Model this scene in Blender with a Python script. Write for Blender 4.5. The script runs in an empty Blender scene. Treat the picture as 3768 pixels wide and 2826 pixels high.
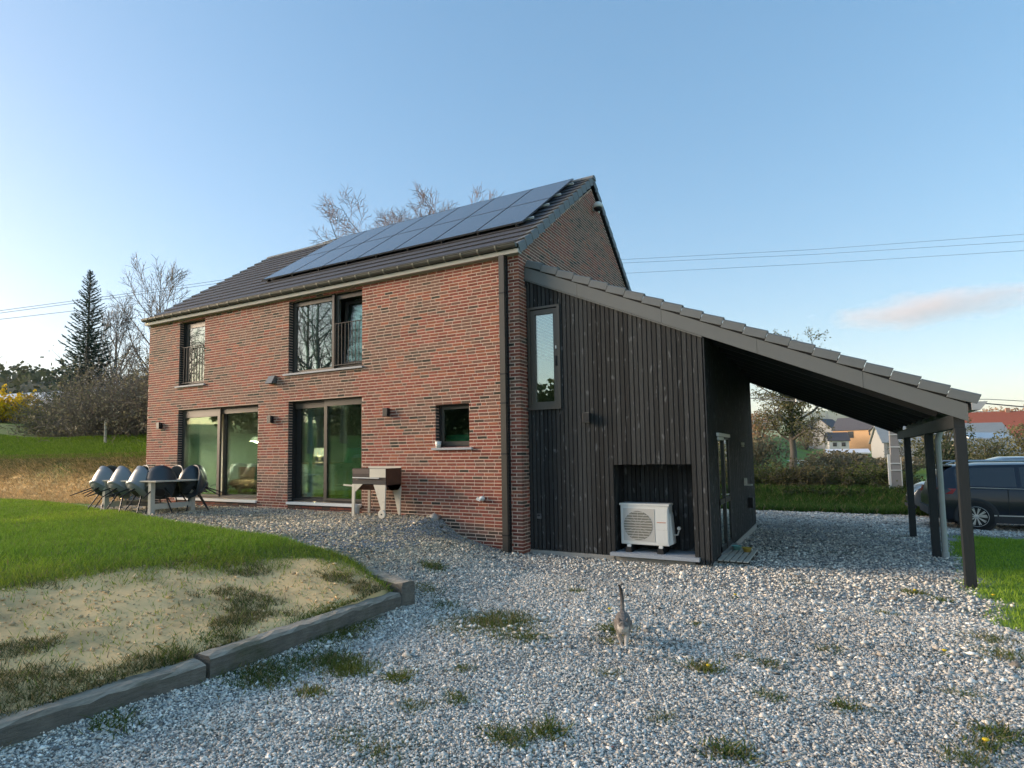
import bpy, bmesh, math, random
import numpy as np
from mathutils import Vector, Matrix

# ------------------------------------------------------------------ camera, sky, sun, exposure
scene = bpy.context.scene
COL = scene.collection
CAM_POS = (4.9538, -10.2798, 1.0238)
YAW, PITCH, ROLL = -0.53204, 0.07757, -0.01096
cam_data = bpy.data.cameras.new("camera")
cam = bpy.data.objects.new("camera", cam_data)
COL.objects.link(cam)
_f = Vector((math.sin(YAW) * math.cos(PITCH), math.cos(YAW) * math.cos(PITCH), math.sin(PITCH)))
_r0 = Vector((math.cos(YAW), -math.sin(YAW), 0)); _u0 = _r0.cross(_f)
_r = _r0 * math.cos(ROLL) + _u0 * math.sin(ROLL)
_u = -_r0 * math.sin(ROLL) + _u0 * math.cos(ROLL)
cam.matrix_world = Matrix(((_r.x, _u.x, -_f.x, CAM_POS[0]), (_r.y, _u.y, -_f.y, CAM_POS[1]),
                           (_r.z, _u.z, -_f.z, CAM_POS[2]), (0, 0, 0, 1)))
cam_data.sensor_fit = 'HORIZONTAL'; cam_data.sensor_width = 36.0
cam_data.lens = 2249.5 / 3768 * 36.0
cam_data.shift_x = 154.4 / 3768; cam_data.shift_y = 91.6 / 3768
cam_data.clip_start = 0.05; cam_data.clip_end = 20000
scene.camera = cam

SUN_AZ, SUN_EL = math.radians(-107.0), math.radians(9.0)      # azimuth from +Y towards +X
world = bpy.data.worlds.new("World"); scene.world = world; world.use_nodes = True
_nt = world.node_tree; _nt.nodes.clear()
_sky = _nt.nodes.new("ShaderNodeTexSky"); _sky.sky_type = 'NISHITA'; _sky.sun_disc = False
_sky.sun_elevation = SUN_EL; _sky.sun_rotation = SUN_AZ
_sky.altitude = 200; _sky.air_density = 1.0; _sky.dust_density = 1.2; _sky.ozone_density = 2.4
_bg = _nt.nodes.new("ShaderNodeBackground"); _bg.inputs[1].default_value = 0.060
_wo = _nt.nodes.new("ShaderNodeOutputWorld")
_gam = _nt.nodes.new("ShaderNodeGamma"); _gam.inputs[1].default_value = 0.62
_nt.links.new(_sky.outputs[0], _gam.inputs[0]); _hsv = _nt.nodes.new("ShaderNodeHueSaturation"); _hsv.inputs['Saturation'].default_value = 1.45
_wb = _nt.nodes.new("ShaderNodeMix"); _wb.data_type = 'RGBA'; _wb.blend_type = 'MULTIPLY'; _wb.inputs[0].default_value = 1.0; _wb.inputs[7].default_value = (1.12, .96, .91, 1)
_nt.links.new(_gam.outputs[0], _hsv.inputs['Color']); _nt.links.new(_hsv.outputs[0], _wb.inputs[6]); _nt.links.new(_wb.outputs[2], _bg.inputs[0]); _nt.links.new(_bg.outputs[0], _wo.inputs[0])
sun_data = bpy.data.lights.new("sun", 'SUN'); sun_data.energy = 1.15; sun_data.angle = math.radians(30)
sun_data.color = (1.0, 0.80, 0.60)
sun = bpy.data.objects.new("sun", sun_data); COL.objects.link(sun)
_sd = Vector((math.sin(SUN_AZ) * math.cos(SUN_EL), math.cos(SUN_AZ) * math.cos(SUN_EL), math.sin(SUN_EL)))
sun.rotation_euler = _sd.to_track_quat('Z', 'Y').to_euler()
sun.location = (-30, -30, 40)
vs = scene.view_settings
vs.view_transform = 'Standard'; vs.look = 'None'; vs.gamma = 1.0; vs.use_curve_mapping = False
vs.exposure = 3.25
scene.render.engine = 'CYCLES'
scene.cycles.use_denoising = True
try: scene.cycles.denoiser = 'OPENIMAGEDENOISE'
except Exception: pass
scene.cycles.max_bounces = 8; scene.cycles.diffuse_bounces = 4; scene.cycles.glossy_bounces = 4
scene.cycles.transparent_max_bounces = 16
scene.cycles.caustics_reflective = False; scene.cycles.caustics_refractive = False
scene.cycles.volume_bounces = 1

rng = np.random.default_rng(7)
PI = math.pi

# ------------------------------------------------------------------ helpers: noise, meshes, objects
def ss(a, b, t):
    t = np.clip((np.asarray(t, float) - a) / (b - a), 0, 1); return t * t * (3 - 2 * t)
def lerp(a, b, t): return a + (b - a) * t
_perm = np.random.default_rng(3).permutation(256)
_perm = np.concatenate([_perm, _perm]); _val = np.random.default_rng(4).random(256)
def vnoise(x, y):
    x = np.asarray(x, float); y = np.asarray(y, float)
    xi = np.floor(x).astype(int); yi = np.floor(y).astype(int); fx = x - xi; fy = y - yi
    fx = fx * fx * (3 - 2 * fx); fy = fy * fy * (3 - 2 * fy); xi &= 255; yi &= 255
    def v(a, b): return _val[_perm[(_perm[a & 255] + b) & 255]]
    return lerp(lerp(v(xi, yi), v(xi + 1, yi), fx), lerp(v(xi, yi + 1), v(xi + 1, yi + 1), fx), fy)
def fbm(x, y, o=4):
    s = 0; a = .5
    for i in range(o): s = s + a * vnoise(x * 2 ** i + 17 * i, y * 2 ** i + 31 * i); a *= .5
    return s / (1 - .5 ** o)

class MB:
    """collects geometry; build() links it as ONE mesh object"""
    def __init__(self): self.v = []; self.f = []; self.c = []; self.cur = None; self.n = 0
    def add(self, vs, fs):
        b = self.n; self.v.extend(tuple(map(float, p)) for p in vs); self.n += len(vs)
        for f in fs: self.f.append(tuple(i + b for i in f)); self.c.append(self.cur)
    def box(self, x0, x1, y0, y1, z0, z1, back=True):
        v = [(x0, y0, z0), (x1, y0, z0), (x1, y1, z0), (x0, y1, z0), (x0, y0, z1), (x1, y0, z1), (x1, y1, z1), (x0, y1, z1)]
        self.add(v, [(0, 3, 2, 1), (4, 5, 6, 7), (0, 1, 5, 4), (1, 2, 6, 5), (2, 3, 7, 6), (3, 0, 4, 7)])
        return self
    def hexa(self, p):   # 8 points: bottom 4 ccw, top 4 ccw
        self.add(p, [(0, 3, 2, 1), (4, 5, 6, 7), (0, 1, 5, 4), (1, 2, 6, 5), (2, 3, 7, 6), (3, 0, 4, 7)]); return self
    def bar(self, a, b, w, h, up=(0, 0, 1), w2=None, h2=None):  # rectangular bar from a to b
        a = Vector(a); b = Vector(b); d = (b - a).normalized(); up = Vector(up)
        s = d.cross(up)
        if s.length < 1e-4: s = d.cross(Vector((0, 1, 0)))
        s.normalize(); u = s.cross(d); w2 = w if w2 is None else w2; h2 = h if h2 is None else h2
        P = []
        for c, ww, hh in ((a, w, h), (b, w2, h2)):
            P.append([c + s * sx * ww / 2 + u * sy * hh / 2 for sx, sy in ((-1, -1), (1, -1), (1, 1), (-1, 1))])
        self.hexa(P[0] + P[1]); return self
    def prism(self, poly, a, b, axis='y'):    # polygon in the two other axes, extruded a..b
        n = len(poly)
        def mk(p, t): return {'y': (p[0], t, p[1]), 'x': (t, p[0], p[1]), 'z': (p[0], p[1], t)}[axis]
        v = [mk(p, a) for p in poly] + [mk(p, b) for p in poly]
        self.add(v, [tuple(range(n))[::-1], tuple(range(n, 2 * n))] + [(i, (i + 1) % n, n + (i + 1) % n, n + i) for i in range(n)])
        return self
    def tube(self, pts, r, n=8, cap=True):
        pts = [Vector(p) for p in pts]; k = len(pts); rs = r if hasattr(r, '__len__') else [r] * k
        V = []; ref = None
        for i, p in enumerate(pts):
            t = (pts[min(i + 1, k - 1)] - pts[max(i - 1, 0)]).normalized()
            if ref is None:
                ref = t.orthogonal().normalized()
            ref = (ref - t * ref.dot(t)).normalized(); bn = t.cross(ref)
            for j in range(n):
                a = 2 * PI * j / n; V.append(p + (ref * math.cos(a) + bn * math.sin(a)) * rs[i])
        F = [(i * n + j, i * n + (j + 1) % n, (i + 1) * n + (j + 1) % n, (i + 1) * n + j) for i in range(k - 1) for j in range(n)]
        if cap: F += [tuple(range(n))[::-1], tuple(range((k - 1) * n, k * n))]
        self.add(V, F); return self
    def lathe(self, prof, n=16, c=(0, 0, 0), axis='z', cap=True):   # prof: (r, h) list
        V = []
        for r, h in prof:
            for j in range(n):
                a = 2 * PI * j / n; x, y = r * math.cos(a), r * math.sin(a)
                q = {'z': (x, y, h), 'y': (x, h, y), 'x': (h, x, y)}[axis]; V.append((c[0] + q[0], c[1] + q[1], c[2] + q[2]))
        k = len(prof)
        F = [(i * n + j, i * n + (j + 1) % n, (i + 1) * n + (j + 1) % n, (i + 1) * n + j) for i in range(k - 1) for j in range(n)]
        if cap and prof[0][0] > 1e-5: F.append(tuple(range(n))[::-1])
        if cap and prof[-1][0] > 1e-5: F.append(tuple(range((k - 1) * n, k * n)))
        self.add(V, F); return self
    def grid(self, P):    # P[i][j] points
        ni, nj = len(P), len(P[0]); V = [q for row in P for q in row]
        self.add(V, [(i * nj + j, i * nj + j + 1, (i + 1) * nj + j + 1, (i + 1) * nj + j) for i in range(ni - 1) for j in range(nj - 1)]); return self
    def xf(self, M):
        M = Matrix(M); self.v = [tuple(M @ Vector(p)) for p in self.v]; return self
    def mesh(self, name, smooth=False):
        m = bpy.data.meshes.new(name); m.from_pydata(self.v, [], self.f)
        if any(c is not None for c in self.c):
            at = m.color_attributes.new("tint", 'FLOAT_COLOR', 'CORNER'); L = []
            for f, c in zip(self.f, self.c):
                c = (1, 1, 1) if c is None else c; L += [c[0], c[1], c[2], 1.0] * len(f)
            at.data.foreach_set("color", L)
        if smooth: m.polygons.foreach_set("use_smooth", [True] * len(m.polygons))
        m.update(); return m
    def build(self, name, mat, parent=None, smooth=False, loc=None, recalc=False):
        m = self.mesh(name, smooth)
        if recalc:
            b = bmesh.new(); b.from_mesh(m); bmesh.ops.remove_doubles(b, verts=b.verts, dist=1e-5)
            bmesh.ops.recalc_face_normals(b, faces=b.faces); b.to_mesh(m); b.free()
        return link(name, m, mat, parent, loc)

def link(name, mesh, mat=None, parent=None, loc=None):
    o = bpy.data.objects.new(name, mesh); COL.objects.link(o)
    if mat is not None:
        if isinstance(mat, (list, tuple)):
            for k in mat: mesh.materials.append(k)
        elif not mesh.materials: mesh.materials.append(mat)
    if parent is not None: o.parent = parent
    if loc is not None: o.location = loc
    return o
def npmesh(name, V, F, mat, parent=None, col=None, smooth=False, attrs=None):
    """fast mesh from arrays; F is (n,3) or (n,4); col is per-vertex rgb"""
    V = np.asarray(V, np.float32); F = np.asarray(F, np.int32); k = F.shape[1]
    m = bpy.data.meshes.new(name); m.vertices.add(len(V)); m.vertices.foreach_set("co", V.ravel())
    m.loops.add(F.size); m.loops.foreach_set("vertex_index", F.ravel())
    m.polygons.add(len(F)); m.polygons.foreach_set("loop_start", np.arange(0, F.size, k, dtype=np.int32))
    if smooth: m.polygons.foreach_set("use_smooth", np.ones(len(F), bool))
    if col is not None:
        at = m.color_attributes.new("tint", 'FLOAT_COLOR', 'POINT')
        c = np.ones((len(V), 4), np.float32); c[:, :3] = col; at.data.foreach_set("color", c.ravel())
    for an, av in (attrs or {}).items():
        a = m.attributes.new(an, 'FLOAT', 'POINT'); a.data.foreach_set("value", np.asarray(av, np.float32))
    m.update(calc_edges=True); m.validate()
    return link(name, m, mat, parent)
def tag(o, label=None, cat=None, group=None, kind=None):
    if label: o['label'] = label
    if cat: o['category'] = cat
    if group: o['group'] = group
    if kind: o['kind'] = kind
    return o
def thing(name, label, cat, loc=(0, 0, 0), rz=0.0, group=None):
    o = bpy.data.objects.new(name, None); COL.objects.link(o); o.empty_display_size = .1
    o.location = loc; o.rotation_euler = (0, 0, rz); return tag(o, label, cat, group)
def copy_tree(o, parent=None):
    c = o.copy(); COL.objects.link(c)
    if parent is not None: c.parent = parent
    for ch in list(o.children): copy_tree(ch, c)
    return c
def bevel(o, w=.004, seg=2):
    m = o.modifiers.new("bevel", 'BEVEL'); m.width = w; m.segments = seg; m.limit_method = 'ANGLE'; return o

# ------------------------------------------------------------------ materials
def new_mat(name):
    m = bpy.data.materials.new(name); m.use_nodes = True; nt = m.node_tree; nt.nodes.clear()
    out = nt.nodes.new("ShaderNodeOutputMaterial"); return m, nt, out
def nd(nt, kind, **kw):
    n = nt.nodes.new(kind)
    for k, v in kw.items():
        if k.startswith('i_'):
            key = k[2:]; n.inputs[int(key) if key.isdigit() else key.replace('_', ' ')].default_value = v
        else: setattr(n, k, v)
    return n
def texco(nt, scale=1.0, stretch=None, which='Object'):
    tc = nd(nt, "ShaderNodeTexCoord"); mp = nd(nt, "ShaderNodeMapping")
    mp.inputs['Scale'].default_value = stretch or (scale, scale, scale)
    nt.links.new(tc.outputs[which], mp.inputs[0]); return mp.outputs[0]
def noise(nt, vec, scale, detail=4, rough=.6):
    n = nd(nt, "ShaderNodeTexNoise"); n.inputs['Scale'].default_value = scale; n.inputs['Detail'].default_value = detail
    n.inputs['Roughness'].default_value = rough; nt.links.new(vec, n.inputs['Vector']); return n.outputs[0]
def ramp(nt, fac, stops):
    r = nd(nt, "ShaderNodeValToRGB"); el = r.color_ramp.elements
    while len(el) < len(stops): el.new(.5)
    for e, (p, c) in zip(el, stops): e.position = p; e.color = (c[0], c[1], c[2], 1) if hasattr(c, '__len__') else (c, c, c, 1)
    nt.links.new(fac, r.inputs[0]); return r.outputs[0]
def mixc(nt, fac, a, b, mode='MIX'):
    n = nd(nt, "ShaderNodeMix", data_type='RGBA', blend_type=mode)
    for s, val in ((n.inputs[0], fac), (n.inputs[6], a), (n.inputs[7], b)):
        if hasattr(val, 'is_linked') or hasattr(val, 'links'): nt.links.new(val, s)
        elif hasattr(val, '__len__'): s.default_value = (val[0], val[1], val[2], 1)
        else: s.default_value = val
    return n.outputs[2]
def principled(nt, out, col, rough=.7, metal=0.0, bump=None, bstr=.3, bdist=.01, spec=.5, coat=0.0):
    b = nd(nt, "ShaderNodeBsdfPrincipled")
    if hasattr(col, 'links'): nt.links.new(col, b.inputs['Base Color'])
    else: b.inputs['Base Color'].default_value = (col[0], col[1], col[2], 1)
    if hasattr(rough, 'links'): nt.links.new(rough, b.inputs['Roughness'])
    else: b.inputs['Roughness'].default_value = rough
    b.inputs['Metallic'].default_value = metal; b.inputs['Specular IOR Level'].default_value = spec
    b.inputs['Coat Weight'].default_value = coat
    if bump is not None:
        bp = nd(nt, "ShaderNodeBump"); bp.inputs['Strength'].default_value = bstr; bp.inputs['Distance'].default_value = bdist
        nt.links.new(bump, bp.inputs['Height']); nt.links.new(bp.outputs[0], b.inputs['Normal'])
    nt.links.new(b.outputs[0], out.inputs[0]); return b
def M(name, col, rough=.7, metal=0.0, var=.25, scale=6.0, bump=.0, bscale=60.0, stretch=None, spec=.5, wear=None, coat=0.0):
    """base colour broken up by two octaves of noise, optional worn patches, fine relief"""
    m, nt, out = new_mat(name); v = texco(nt, 1.0, stretch)
    n1 = noise(nt, v, scale, 6, .65); n2 = noise(nt, v, scale * 9, 3, .6)
    c = mixc(nt, n1, [k * (1 - var) for k in col], [min(1, k * (1 + var)) for k in col])
    c = mixc(nt, .35, c, mixc(nt, n2, [k * (1 - var) for k in col], [min(1, k * (1 + var)) for k in col]))
    if wear:
        wcol, lo, hi, ws = wear
        c = mixc(nt, ramp(nt, noise(nt, v, ws, 8, .7), [(lo, 0.0), (hi, 1.0)]), c, wcol)
    rr = mixc(nt, n2, [max(0, rough - .08)] * 3, [min(1, rough + .1)] * 3)
    principled(nt, out, c, rr, metal, noise(nt, v, bscale, 4, .6) if bump else None, bump, .01, spec, coat)
    return m
def M_tint(name, rough=.85, source='attr', var=.3, scale=25.0, bump=.4, bscale=120.0, spec=.3, translucent=0.0):
    """colour from the 'tint' attribute (or the object colour), broken up by noise"""
    m, nt, out = new_mat(name); v = texco(nt)
    if source == 'attr': a = nd(nt, "ShaderNodeAttribute", attribute_name="tint"); col = a.outputs['Color']
    else: a = nd(nt, "ShaderNodeObjectInfo"); col = a.outputs['Color']
    n1 = noise(nt, v, scale, 5, .7)
    g = ramp(nt, n1, [(.25, 1 - var), (.75, 1 + var)])
    c = mixc(nt, 1.0, col, g, 'MULTIPLY')
    b = principled(nt, out, c, rough, 0, noise(nt, v, bscale, 3) if bump else None, bump, .004, spec)
    if translucent:
        t = nd(nt, "ShaderNodeBsdfTranslucent"); nt.links.new(c, t.inputs[0])
        mx = nd(nt, "ShaderNodeMixShader"); mx.inputs[0].default_value = translucent
        nt.links.new(b.outputs[0], mx.inputs[1]); nt.links.new(t.outputs[0], mx.inputs[2]); nt.links.new(mx.outputs[0], out.inputs[0])
    return m
def M_glass(name, tint=(.80, .93, .86), lo=.055, hi=.75):
    m, nt, out = new_mat(name)
    fr = nd(nt, "ShaderNodeFresnel"); fr.inputs[0].default_value = 1.55
    k = nd(nt, "ShaderNodeMapRange"); k.inputs[1].default_value = .04; k.inputs[2].default_value = .5; k.inputs[3].default_value = lo; k.inputs[4].default_value = hi
    nt.links.new(fr.outputs[0], k.inputs[0])
    t = nd(nt, "ShaderNodeBsdfTransparent"); t.inputs[0].default_value = (*tint, 1)
    g = nd(nt, "ShaderNodeBsdfGlossy"); g.inputs[0].default_value = (.93, 1, .96, 1); g.inputs[1].default_value = 0.0
    bp = nd(nt, "ShaderNodeBump"); bp.inputs['Strength'].default_value = .02; bp.inputs['Distance'].default_value = .02
    nt.links.new(noise(nt, texco(nt), 1.2, 1), bp.inputs['Height']); nt.links.new(bp.outputs[0], g.inputs['Normal'])
    mx = nd(nt, "ShaderNodeMixShader"); nt.links.new(k.outputs[0], mx.inputs[0])
    nt.links.new(t.outputs[0], mx.inputs[1]); nt.links.new(g.outputs[0], mx.inputs[2]); nt.links.new(mx.outputs[0], out.inputs[0])
    return m

MT = {}
MT['mortar'] = M('mortar_sand_pink', (.70, .51, .39), .95, var=.18, scale=3, bump=.5, bscale=150)
MT['brick_attr'] = M_tint('brick_clay', .85, 'attr', .30, 30, .6, 180)
MT['brick_obj'] = M_tint('brick_clay_single', .85, 'obj', .30, 30, .6, 180)
MT['frame'] = M('bronze_aluminium', (.085, .074, .060), .38, .3, var=.08, scale=2, spec=.6)
MT['frame_dark'] = M('dark_aluminium', (.022, .021, .020), .45, .1, var=.1)
MT['white_metal'] = M('white_aluminium', (.78, .78, .74), .4, var=.05)
MT['stone_sill'] = M('grey_stone_sill', (.42, .42, .43), .7, var=.12, scale=12)
MT['dark_base'] = M('dark_membrane', (.03, .03, .032), .8, var=.2)
MT['glass'] = M_glass('window_glass')
MT['glass_up'] = M_glass('coated_upper_glass', (.70, .82, .75), .30, .9)
MT['gutter'] = M('weathered_zinc_gutter', (.105, .105, .092), .5, .35, var=.2, scale=3)
MT['cornice'] = M('pale_cornice_board', (.42, .41, .36), .7, var=.1)
MT['tile'] = M('anthracite_concrete_tile', (.060, .060, .066), .62, var=.3, scale=4, bump=.5, bscale=90)
MT['verge'] = M('slate_grey_verge_tile', (.155, .165, .165), .6, var=.16, scale=9, bump=.4, bscale=140)
MT['fascia'] = M('grey_fascia_board', (.150, .155, .148), .6, var=.1, scale=5, bump=.25, bscale=200)
def M_plank():
    m, nt, out = new_mat('charred_black_plank'); oi = nd(nt, "ShaderNodeObjectInfo"); v = texco(nt, 1, (9, 9, 1.0)); ad = nd(nt, "ShaderNodeVectorMath", operation='ADD'); nt.links.new(v, ad.inputs[0])
    cb = nd(nt, "ShaderNodeCombineXYZ"); k = nd(nt, "ShaderNodeMath", operation='MULTIPLY'); k.inputs[1].default_value = 37.0; nt.links.new(oi.outputs['Random'], k.inputs[0]); nt.links.new(k.outputs[0], cb.inputs[2]); nt.links.new(cb.outputs[0], ad.inputs[1]); v = ad.outputs[0]
    n1 = noise(nt, v, 1.6, 7, .7); n2 = noise(nt, v, 11, 4, .65)
    c = mixc(nt, n1, (.008, .009, .009), (.034, .035, .034)); c = mixc(nt, ramp(nt, n2, [(.42, 0.0), (.75, .5)]), c, (.055, .057, .056))
    c = mixc(nt, 1.0, c, ramp(nt, oi.outputs['Random'], [(0, .55), (1, 1.75)]), 'MULTIPLY')
    kn = noise(nt, texco(nt, 1, (5, 5, 2.2)), 2.6, 2, .5); c = mixc(nt, ramp(nt, kn, [(.63, 0.0), (.70, .75)]), c, (.15, .155, .155))
    principled(nt, out, c, .66, 0, n2, .7, .01, .35); return m
MT['plank'] = M_plank()
MT['post'] = M('dark_stained_post', (.012, .015, .017), .6, var=.35, scale=2, stretch=(8, 8, 1), bump=.4, bscale=10)
MT['black'] = M('matt_black', (.012, .012, .013), .6, var=.2)
MT['white_plastic'] = M('ivory_plastic', (.74, .73, .67), .45, var=.04)
MT['off_white'] = M('grille_plastic', (.56, .53, .47), .5, var=.06)
MT['concrete'] = M('pale_concrete', (.36, .34, .30), .9, var=.25, scale=5, bump=.4, bscale=80)
MT['slab'] = M('bluestone_slab', (.34, .37, .40), .7, var=.12, scale=6, bump=.2)
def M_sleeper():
    m, nt, out = new_mat('weathered_shaded_sleeper'); v = texco(nt); vs_ = texco(nt, 1, (14, 2.0, 14))
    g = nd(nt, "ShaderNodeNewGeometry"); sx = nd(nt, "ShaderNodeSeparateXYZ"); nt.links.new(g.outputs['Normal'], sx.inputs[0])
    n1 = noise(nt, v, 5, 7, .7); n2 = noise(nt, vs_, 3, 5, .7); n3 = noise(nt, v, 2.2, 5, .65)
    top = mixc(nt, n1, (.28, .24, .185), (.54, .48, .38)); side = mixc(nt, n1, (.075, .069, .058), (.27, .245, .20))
    c = mixc(nt, ramp(nt, sx.outputs[2], [(.30, 0.0), (.80, 1.0)]), side, top); c = mixc(nt, ramp(nt, n2, [(.45, 0.0), (.8, .6)]), c, (.07, .062, .052))  # sides darker than tops: shade as well as bleaching in the colour
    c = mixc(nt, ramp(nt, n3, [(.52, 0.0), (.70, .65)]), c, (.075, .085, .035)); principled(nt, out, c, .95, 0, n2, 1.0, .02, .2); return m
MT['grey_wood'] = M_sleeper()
MT['pale_wood'] = M('bleached_timber', (.56, .51, .42), .85, var=.25, scale=3, bump=.5, bscale=30)
MT['room_wall'] = M('pale_room_wall', (.62, .66, .60), .9, var=.05)
MT['room_dark'] = M('dark_room_wall', (.30, .31, .28), .9, var=.1)
MT['room_floor'] = M('oak_floor', (.20, .14, .09), .5, var=.2)
MT['curtain'] = M('white_curtain', (.72, .74, .72), .95, var=.08)
def M_panel():
    m, nt, out = new_mat('photovoltaic_glass'); v = texco(nt)
    br = nd(nt, "ShaderNodeTexNoise"); br.inputs['Scale'].default_value = 260; nt.links.new(v, br.inputs['Vector'])
    c = mixc(nt, br.outputs[0], (.055, .060, .070), (.085, .092, .105))
    principled(nt, out, c, .26, 0, br.outputs[0], .05, .002, .75, .15); return m
MT['panel'] = M_panel()
# ------------------------------------------------------------------ the brick house
L, DEP, H, HA = 11.7386, 8.687, 4.9, 7.80
ZB = -0.97; CH = .0645; JT = .0165
RK = (8.05 - 4.97) / (DEP / 2 + .08)           # roof slope
house = thing('brick_house', 'red brick house with anthracite tiled gable roof and large dark-framed windows', 'house')
HOLES = dict(d1=(-10.32, -7.15, -.02, 2.37), d2=(-6.10, -3.84, -.02, 2.37), ul=(-10.34, -9.26, 3.03, 4.79),
             ub=(-6.12, -3.84, 3.04, 4.79), sw=(-1.91, -1.12, 1.21, 2.07))
hs = list(HOLES.values())

def rects_minus(x0, x1, z0, z1, holes):
    xs = sorted({x0, x1, *[a for h in holes for a in h[:2] if x0 < a < x1]})
    out = []
    for a, b in zip(xs[:-1], xs[1:]):
        zs = [(z0, z1)]
        for h in holes:
            if h[0] < (a + b) / 2 < h[1]:
                n = []
                for p, q in zs:
                    if h[2] > p: n.append((p, min(q, h[2])))
                    if h[3] < q: n.append((max(p, h[3]), q))
                zs = [k for k in n if k[1] - k[0] > 1e-4]
        out += [(a, b, p, q) for p, q in zs]
    return out

wall = MB()
for a, b, p, q in rects_minus(-L, -.002, ZB, H, hs):
    wall.add([(a, .002, p), (b, .002, p), (b, .002, q), (a, .002, q)], [(0, 1, 2, 3)])
    wall.add([(a, .34, p), (b, .34, p), (b, .34, q), (a, .34, q)], [(3, 2, 1, 0)])
for x0, x1, z0, z1 in hs:          # reveals
    for x in (x0, x1): wall.add([(x, .002, z0), (x, .34, z0), (x, .34, z1), (x, .002, z1)], [(0, 1, 2, 3)])
    for z in (z0, z1): wall.add([(x0, .002, z), (x1, .002, z), (x1, .34, z), (x0, .34, z)], [(0, 1, 2, 3)])
gp = [(.002, ZB), (DEP, ZB), (DEP, H), (DEP / 2, HA), (.002, H)]
for x in (-.002, -.34, -L, -L + .34):
    n = len(gp); wall.add([(x, p[0] if 0 < i < 4 else p[0], p[1]) for i, p in enumerate(gp)], [tuple(range(n))])
wall.add([(-L, DEP, ZB), (0, DEP, ZB), (0, DEP, H), (-L, DEP, H)], [(0, 1, 2, 3)])
wall.build('wall', MT['mortar'], house)

def brick_col(r, bk=None):
    k = r.random(); w = 1.0
    if bk is not None:
        a = (bk[0] + bk[1]) / 2 + (0 if bk[4] == 'F' else 50); n_ = float(fbm(a * .9 + 3, bk[2] * 2.2, 3)); k = k / (1 + 7 * max(0, n_ - .56) / .2 * (1.6 if (bk[2] < 1.5 and -3.2 < a < 1) else .7)); w = .84 + .32 * float(fbm(a * .5 + 20, bk[2] * .5, 3)); w *= .80 + .20 * min(1, max(0, (bk[2] - (-.75 if a > -1.6 else -.1)) / .35))
    if k < .014: c = np.array((.052, .042, .030))
    elif k < .045: c = np.array((.105, .070, .050))
    elif k < .22: c = np.array((.205, .100, .070))
    elif k < .34: c = np.array((.32, .105, .058))
    else: c = np.array((.265, .078, .052)) * r.uniform(.78, 1.25)
    return c * r.uniform(.85, 1.15) * w

def runs(a, b, r, full=False):
    out = []; x = a - (0 if full else r.uniform(0, .217))
    while x < b:
        w = .205 if r.random() > .05 else .098
        s, e = max(a, x), min(b, x + w)
        if e - s > .035: out.append((s, e))
        elif e - s > .001 and out and e == b: out[-1] = (out[-1][0], e)
        x += w + .0125
    return out
bricks = []     # (p0, p1, z0, z1, proud, plane)
rb = np.random.default_rng(21)
ncourse = int((H - ZB) / CH)
for i in range(ncourse):
    z0 = ZB + i * CH + JT / 2; z1 = ZB + (i + 1) * CH - JT / 2; zc = (z0 + z1) / 2
    spans = [(-L, -.2175)] if i % 2 == 0 else [(-L, -.1175)]
    if i % 2 == 0: bricks.append((-.205, 0.0, z0, z1, 'F'))
    for h in hs:
        if h[2] - .01 < zc < h[3] + .01:
            ns = []
            for s, e in spans:
                if h[0] > s: ns.append((s, min(e, h[0])))
                if h[1] < e: ns.append((max(s, h[1]), e))
            spans = ns
    for s, e in spans:
        for a, b in runs(s, e, rb):
            bricks.append((a, b, z0, z1, 'F'))
# lintel course of tilted bricks reads the same; gable + corner return
for i in range(int((HA - ZB) / CH)):
    z0 = ZB + i * CH + JT / 2; z1 = ZB + (i + 1) * CH - JT / 2
    ya, yb = (.0 if i % 2 else .105), DEP
    if z1 > H: t = (z1 - H) / (HA - H) * DEP / 2; ya, yb = max(ya, t), DEP - t
    low = (z1 < 4.66)
    for a, b in runs(ya, yb, rb, z1 <= H):
        if low and z1 < 3.0 and a > .32: continue
        bricks.append((a, b, z0, z1, 'G'))
def brick_box(mb, bk, r):
    a, b, z0, z1, pl = bk; pr = r.uniform(-.0030, -.0005); d = .10 if (abs(b) < 1e-6 and pl == 'F') or (pl == 'G' and a < 1e-6) else .03
    c = .0022
    if pl == 'F':
        y = pr; V = [(a, y + c, z0), (b, y + c, z0), (b, y + d, z0), (a, y + d, z0), (a, y + c, z1), (b, y + c, z1), (b, y + d, z1), (a, y + d, z1)]
        W_ = [(a + c, y, z0 + c), (b - (c if d < .05 else 0), y, z0 + c), (b - (c if d < .05 else 0), y, z1 - c), (a + c, y, z1 - c)]
    else:
        x = -pr; V = [(x - c, b, z0), (x - c, a, z0), (x - d, a, z0), (x - d, b, z0), (x - c, b, z1), (x - c, a, z1), (x - d, a, z1), (x - d, b, z1)]
        V = [(x - c, a, z0), (x - c, b, z0), (x - d, b, z0), (x - d, a, z0), (x - c, a, z1), (x - c, b, z1), (x - d, b, z1), (x - d, a, z1)]
        W_ = [(x, a + c, z0 + c), (x, b - c, z0 + c), (x, b - c, z1 - c), (x, a + c, z1 - c)]
    F = [(4, 5, 6, 7), (0, 3, 2, 1), (1, 2, 6, 5), (3, 0, 4, 7), (8, 9, 10, 11), (0, 1, 9, 8), (1, 5, 10, 9), (5, 4, 11, 10), (4, 0, 8, 11)]
    mb.add(V + W_, F)
cp = np.array(CAM_POS)
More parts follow.
